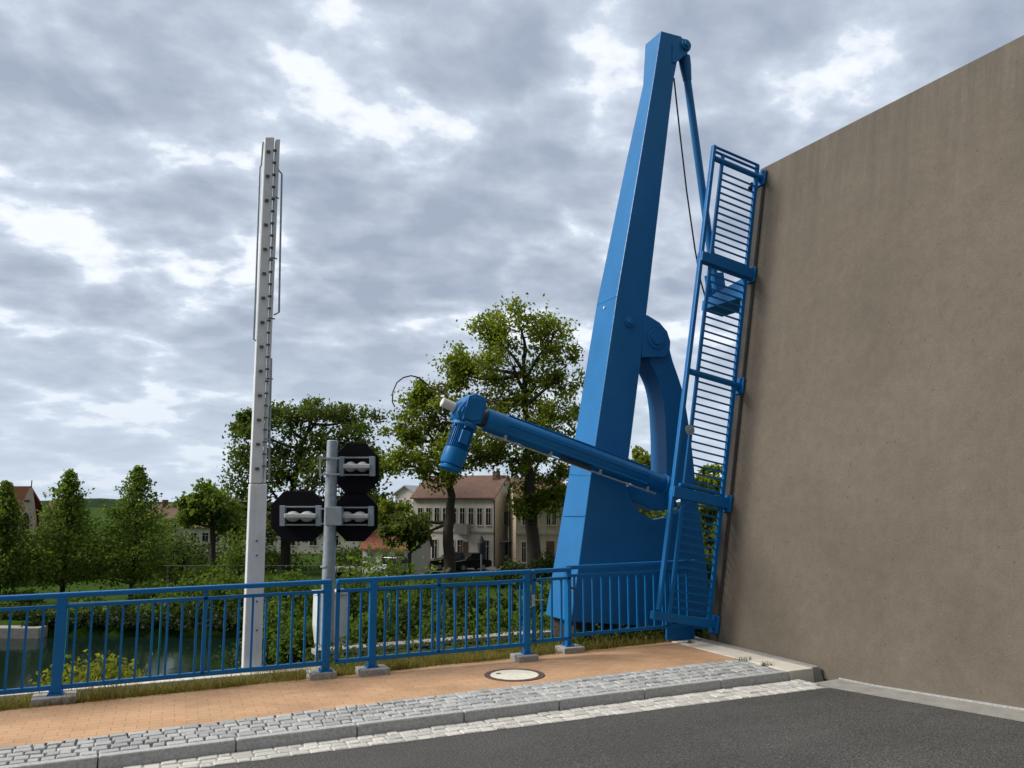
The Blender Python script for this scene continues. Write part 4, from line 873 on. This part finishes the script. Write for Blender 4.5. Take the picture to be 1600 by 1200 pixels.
# parked cars
def car(label, px, D, yaw, body, L_=4.2):
    p = dep(px, 800, D); c = thing('parked_car', label, 'car', (p.x, p.y, -4.0), None, RZ+R(yaw)); hw = .82; x0 = -L_/2
    prof = [(0, .35), (0, .72), (.15, .84), (1.0, .95), (L_-.75, .98), (L_-.08, .86), (L_, .70), (L_, .35), (L_-.4, .26), (.4, .26)]
    q = MB(); q.prism([(x0+x, -hw, z) for x, z in prof], (0, 0, 0), (0, 2*hw, 0)); q.build('body', body, c, .06, local=True)
    q = MB(); cp_ = [(x0+.95, .94), (x0+1.6, 1.42), (x0+2.9, 1.45), (x0+L_-.55, .95)]; q.prism([(x, -hw+.08, z) for x, z in cp_], [Vector((0, .0, 0)), Vector((0, .12, 0)), Vector((0, .12, 0)), Vector()], [Vector((0, 2*hw-.16, 0)), Vector((0, 2*hw-.28, 0)), Vector((0, 2*hw-.28, 0)), Vector((0, 2*hw-.16, 0))]); q.build('window', 'glass', c, .03, local=True)
    q = MB(); q.box(x0+1.62, x0+2.88, -hw+.19, hw-.19, 1.43, 1.475); q.build('roof', body, c, .02, local=True)
    for x in (.8, L_-.85):
        for s in (-1, 1):
            q = MB(); q.tube([(x0+x, s*(hw-.16), .31), (x0+x, s*(hw+.01), .31)], .31, 18); wh = q.build('wheel', 'rubber', c, .03, local=True)
            q = MB(); q.tube([(x0+x, s*(hw+.005), .31), (x0+x, s*(hw+.02), .31)], .19, 14); q.build('rim', 'rim', wh, local=True)
    for s in (-1, 1):
        q = MB(); q.box(x0+L_-.1, x0+L_+.015, s*.55-.14, s*.55+.14, .66, .78); q.build('tail_light', 'red_glass', c, local=True)
        q = MB(); q.box(x0-.015, x0+.1, s*.55-.16, s*.55+.16, .62, .74); q.build('headlight', 'lamp_white', c, local=True)
    return c
car('black car parked behind the maple trunk in front of the white house', 703, 74, 14, 'car_black', 3.6)
car('second black car parked right of the maple trunk by the dark parasol', 735, 73, 24, 'car_black', 3.4)
car('silver car parked before the low cottage', 614, 68, 60, 'car_silver', 3.8)
# folded parasol
p = dep(752, 880, 70); pz = thing('parasol', 'closed dark parasol on a thin pole before the white house', 'parasol', (p.x, p.y, -4.2))
q = MB(); q.tube([(p.x, p.y, -4.3), (p.x, p.y, -.95)], .06, 8); q.build('pole', 'grey_plate', pz)
q = MB(); q.tube([(p.x, p.y, z) for z in (-2.35, -2.15, -1.9, -1.55, -1.2, -.9)], [.22, .27, .30, .34, .17, .03], 10); q.build('canopy', 'cloth', pz, smooth=False)
# ------------------------------------------------------------------ sky, sun, camera
W = bpy.data.worlds.new('World'); SC.world = W; W.use_nodes = True; W.cycles.sampling_method = 'MANUAL'; W.cycles.sample_map_resolution = 512; nt = W.node_tree; nt.nodes.clear()
out = N(nt, 'ShaderNodeOutputWorld'); bg = N(nt, 'ShaderNodeBackground', Strength=.1); nt.links.new(bg.outputs[0], out.inputs['Surface'])
SUN_EL = R(36); sun_dir = Vector((-math.cos(R(20)), math.sin(R(20)), 0))*math.cos(SUN_EL)+Vector((0, 0, math.sin(SUN_EL)))
sky = N(nt, 'ShaderNodeTexSky'); sky.sky_type = 'NISHITA'; sky.sun_disc = False; sky.sun_elevation = SUN_EL
sky.sun_rotation = math.atan2(sun_dir.x, sun_dir.y); sky.dust_density = 2
tc = N(nt, 'ShaderNodeTexCoord'); sx = N(nt, 'ShaderNodeSeparateXYZ'); nt.links.new(tc.outputs['Generated'], sx.inputs[0])
zc = math_(nt, 'ADD', math_(nt, 'MAXIMUM', sx.outputs['Z'], 0), .30)
cb_ = N(nt, 'ShaderNodeCombineXYZ'); nt.links.new(math_(nt, 'DIVIDE', sx.outputs['X'], zc), cb_.inputs[0]); nt.links.new(math_(nt, 'DIVIDE', sx.outputs['Y'], zc), cb_.inputs[1])
mp = N(nt, 'ShaderNodeMapping'); mp.inputs['Rotation'].default_value = (0, 0, R(25.2)); mp.inputs['Location'].default_value = (3.1, 1.7, 0); mp.inputs['Scale'].default_value = (.85, 1.0, 1)
nt.links.new(cb_.outputs[0], mp.inputs['Vector']); cv = mp.outputs['Vector']
wn = N(nt, 'ShaderNodeTexNoise'); wn.inputs['Scale'].default_value = 4.2; wn.inputs['Detail'].default_value = 4; wn.inputs['Roughness'].default_value = .52; nt.links.new(cv, wn.inputs['Vector'])
wv = N(nt, 'ShaderNodeVectorMath'); wv.operation = 'MULTIPLY_ADD'; nt.links.new(wn.outputs['Color'], wv.inputs[0]); wv.inputs[1].default_value = (.30, .30, 0); nt.links.new(cv, wv.inputs[2])
vo1 = N(nt, 'ShaderNodeTexVoronoi', Scale=3.7); vo1.voronoi_dimensions = '2D'; vo1.feature = 'SMOOTH_F1'; vo1.inputs['Smoothness'].default_value = .35; nt.links.new(wv.outputs[0], vo1.inputs['Vector'])
vo2 = N(nt, 'ShaderNodeTexVoronoi', Scale=11.5); vo2.voronoi_dimensions = '2D'; vo2.feature = 'SMOOTH_F1'; vo2.inputs['Smoothness'].default_value = .4; nt.links.new(wv.outputs[0], vo2.inputs['Vector'])
n1 = noise(nt, cv, 1.7, 2, .5, 0, '2D'); n2 = noise(nt, cv, 11, 6, .6, 0, '2D')
val = math_(nt, 'ADD', math_(nt, 'MULTIPLY', n1, .40), math_(nt, 'MULTIPLY', n2, .36))
val = math_(nt, 'SUBTRACT', val, math_(nt, 'MULTIPLY', vo1.outputs['Distance'], .46))
val = math_(nt, 'SUBTRACT', val, math_(nt, 'MULTIPLY', vo2.outputs['Distance'], .20))
cc = ramp(nt, math_(nt, 'ADD', val, .427), [(.30, (.72, .75, .795)), (.36, (.73, .76, .80)), (.405, (.64, .685, .75)), (.44, (.50, .56, .65)), (.50, (.425, .475, .56)), (.58, (.36, .41, .495)), (.72, (.285, .33, .415))])
hz = N(nt, 'ShaderNodeMapRange'); hz.inputs[1].default_value = .0; hz.inputs[2].default_value = .22; hz.inputs[3].default_value = .75; hz.inputs[4].default_value = 0
nt.links.new(sx.outputs['Z'], hz.inputs[0]); cc = mix(nt, hz.outputs[0], cc, (.50, .58, .68))
# an overcast sky is brightest overhead
zn = N(nt, 'ShaderNodeMapRange'); zn.interpolation_type = 'SMOOTHSTEP'; zn.inputs[1].default_value = .56; zn.inputs[2].default_value = .95; zn.inputs[3].default_value = 10; zn.inputs[4].default_value = 23
nt.links.new(sx.outputs['Z'], zn.inputs[0])
cc = mix(nt, math_(nt, 'MULTIPLY', math_(nt, 'SUBTRACT', zn.outputs[0], 10), .1), cc, (.66, .64, .61))
# unseen sky behind the viewer dimmed on purpose, to darken faces turned this way
bk_ = N(nt, 'ShaderNodeMapRange'); bk_.interpolation_type = 'SMOOTHSTEP'; bk_.inputs[1].default_value = -.55; bk_.inputs[2].default_value = .25; bk_.inputs[3].default_value = .44; bk_.inputs[4].default_value = 1
nt.links.new(math_(nt, 'SUBTRACT', sx.outputs['Y'], math_(nt, 'MULTIPLY', sx.outputs['X'], .3)), bk_.inputs[0])
zsc = math_(nt, 'MULTIPLY', zn.outputs[0], bk_.outputs[0])
sc_ = N(nt, 'ShaderNodeVectorMath'); sc_.operation = 'SCALE'; nt.links.new(cc, sc_.inputs[0]); nt.links.new(zsc, sc_.inputs['Scale'])
fin = mix(nt, .95, sky.outputs['Color'], sc_.outputs[0]); nt.links.new(fin, bg.inputs['Color'])
sl = bpy.data.lights.new('sun', 'SUN'); sl.energy = 2.8; sl.angle = R(18); sl.color = (1, .95, .88)
so = bpy.data.objects.new('sun', sl); COL.objects.link(so); so.rotation_euler = (-sun_dir).to_track_quat('-Z', 'Y').to_euler()
cd = bpy.data.cameras.new('camera'); co = bpy.data.objects.new('camera', cd); COL.objects.link(co)
cd.sensor_width = 36; cd.lens = FPX/1600*36; cd.clip_end = 5000; cd.clip_start = .05
co.location = CAM; fwd = FH*math.cos(PITCH)+Vector((0, 0, math.sin(PITCH))); co.rotation_euler = fwd.to_track_quat('-Z', 'Y').to_euler()
SC.camera = co
SC.view_settings.view_transform = 'Standard'; SC.view_settings.look = 'None'; SC.view_settings.exposure = .43; SC.view_settings.gamma = 1
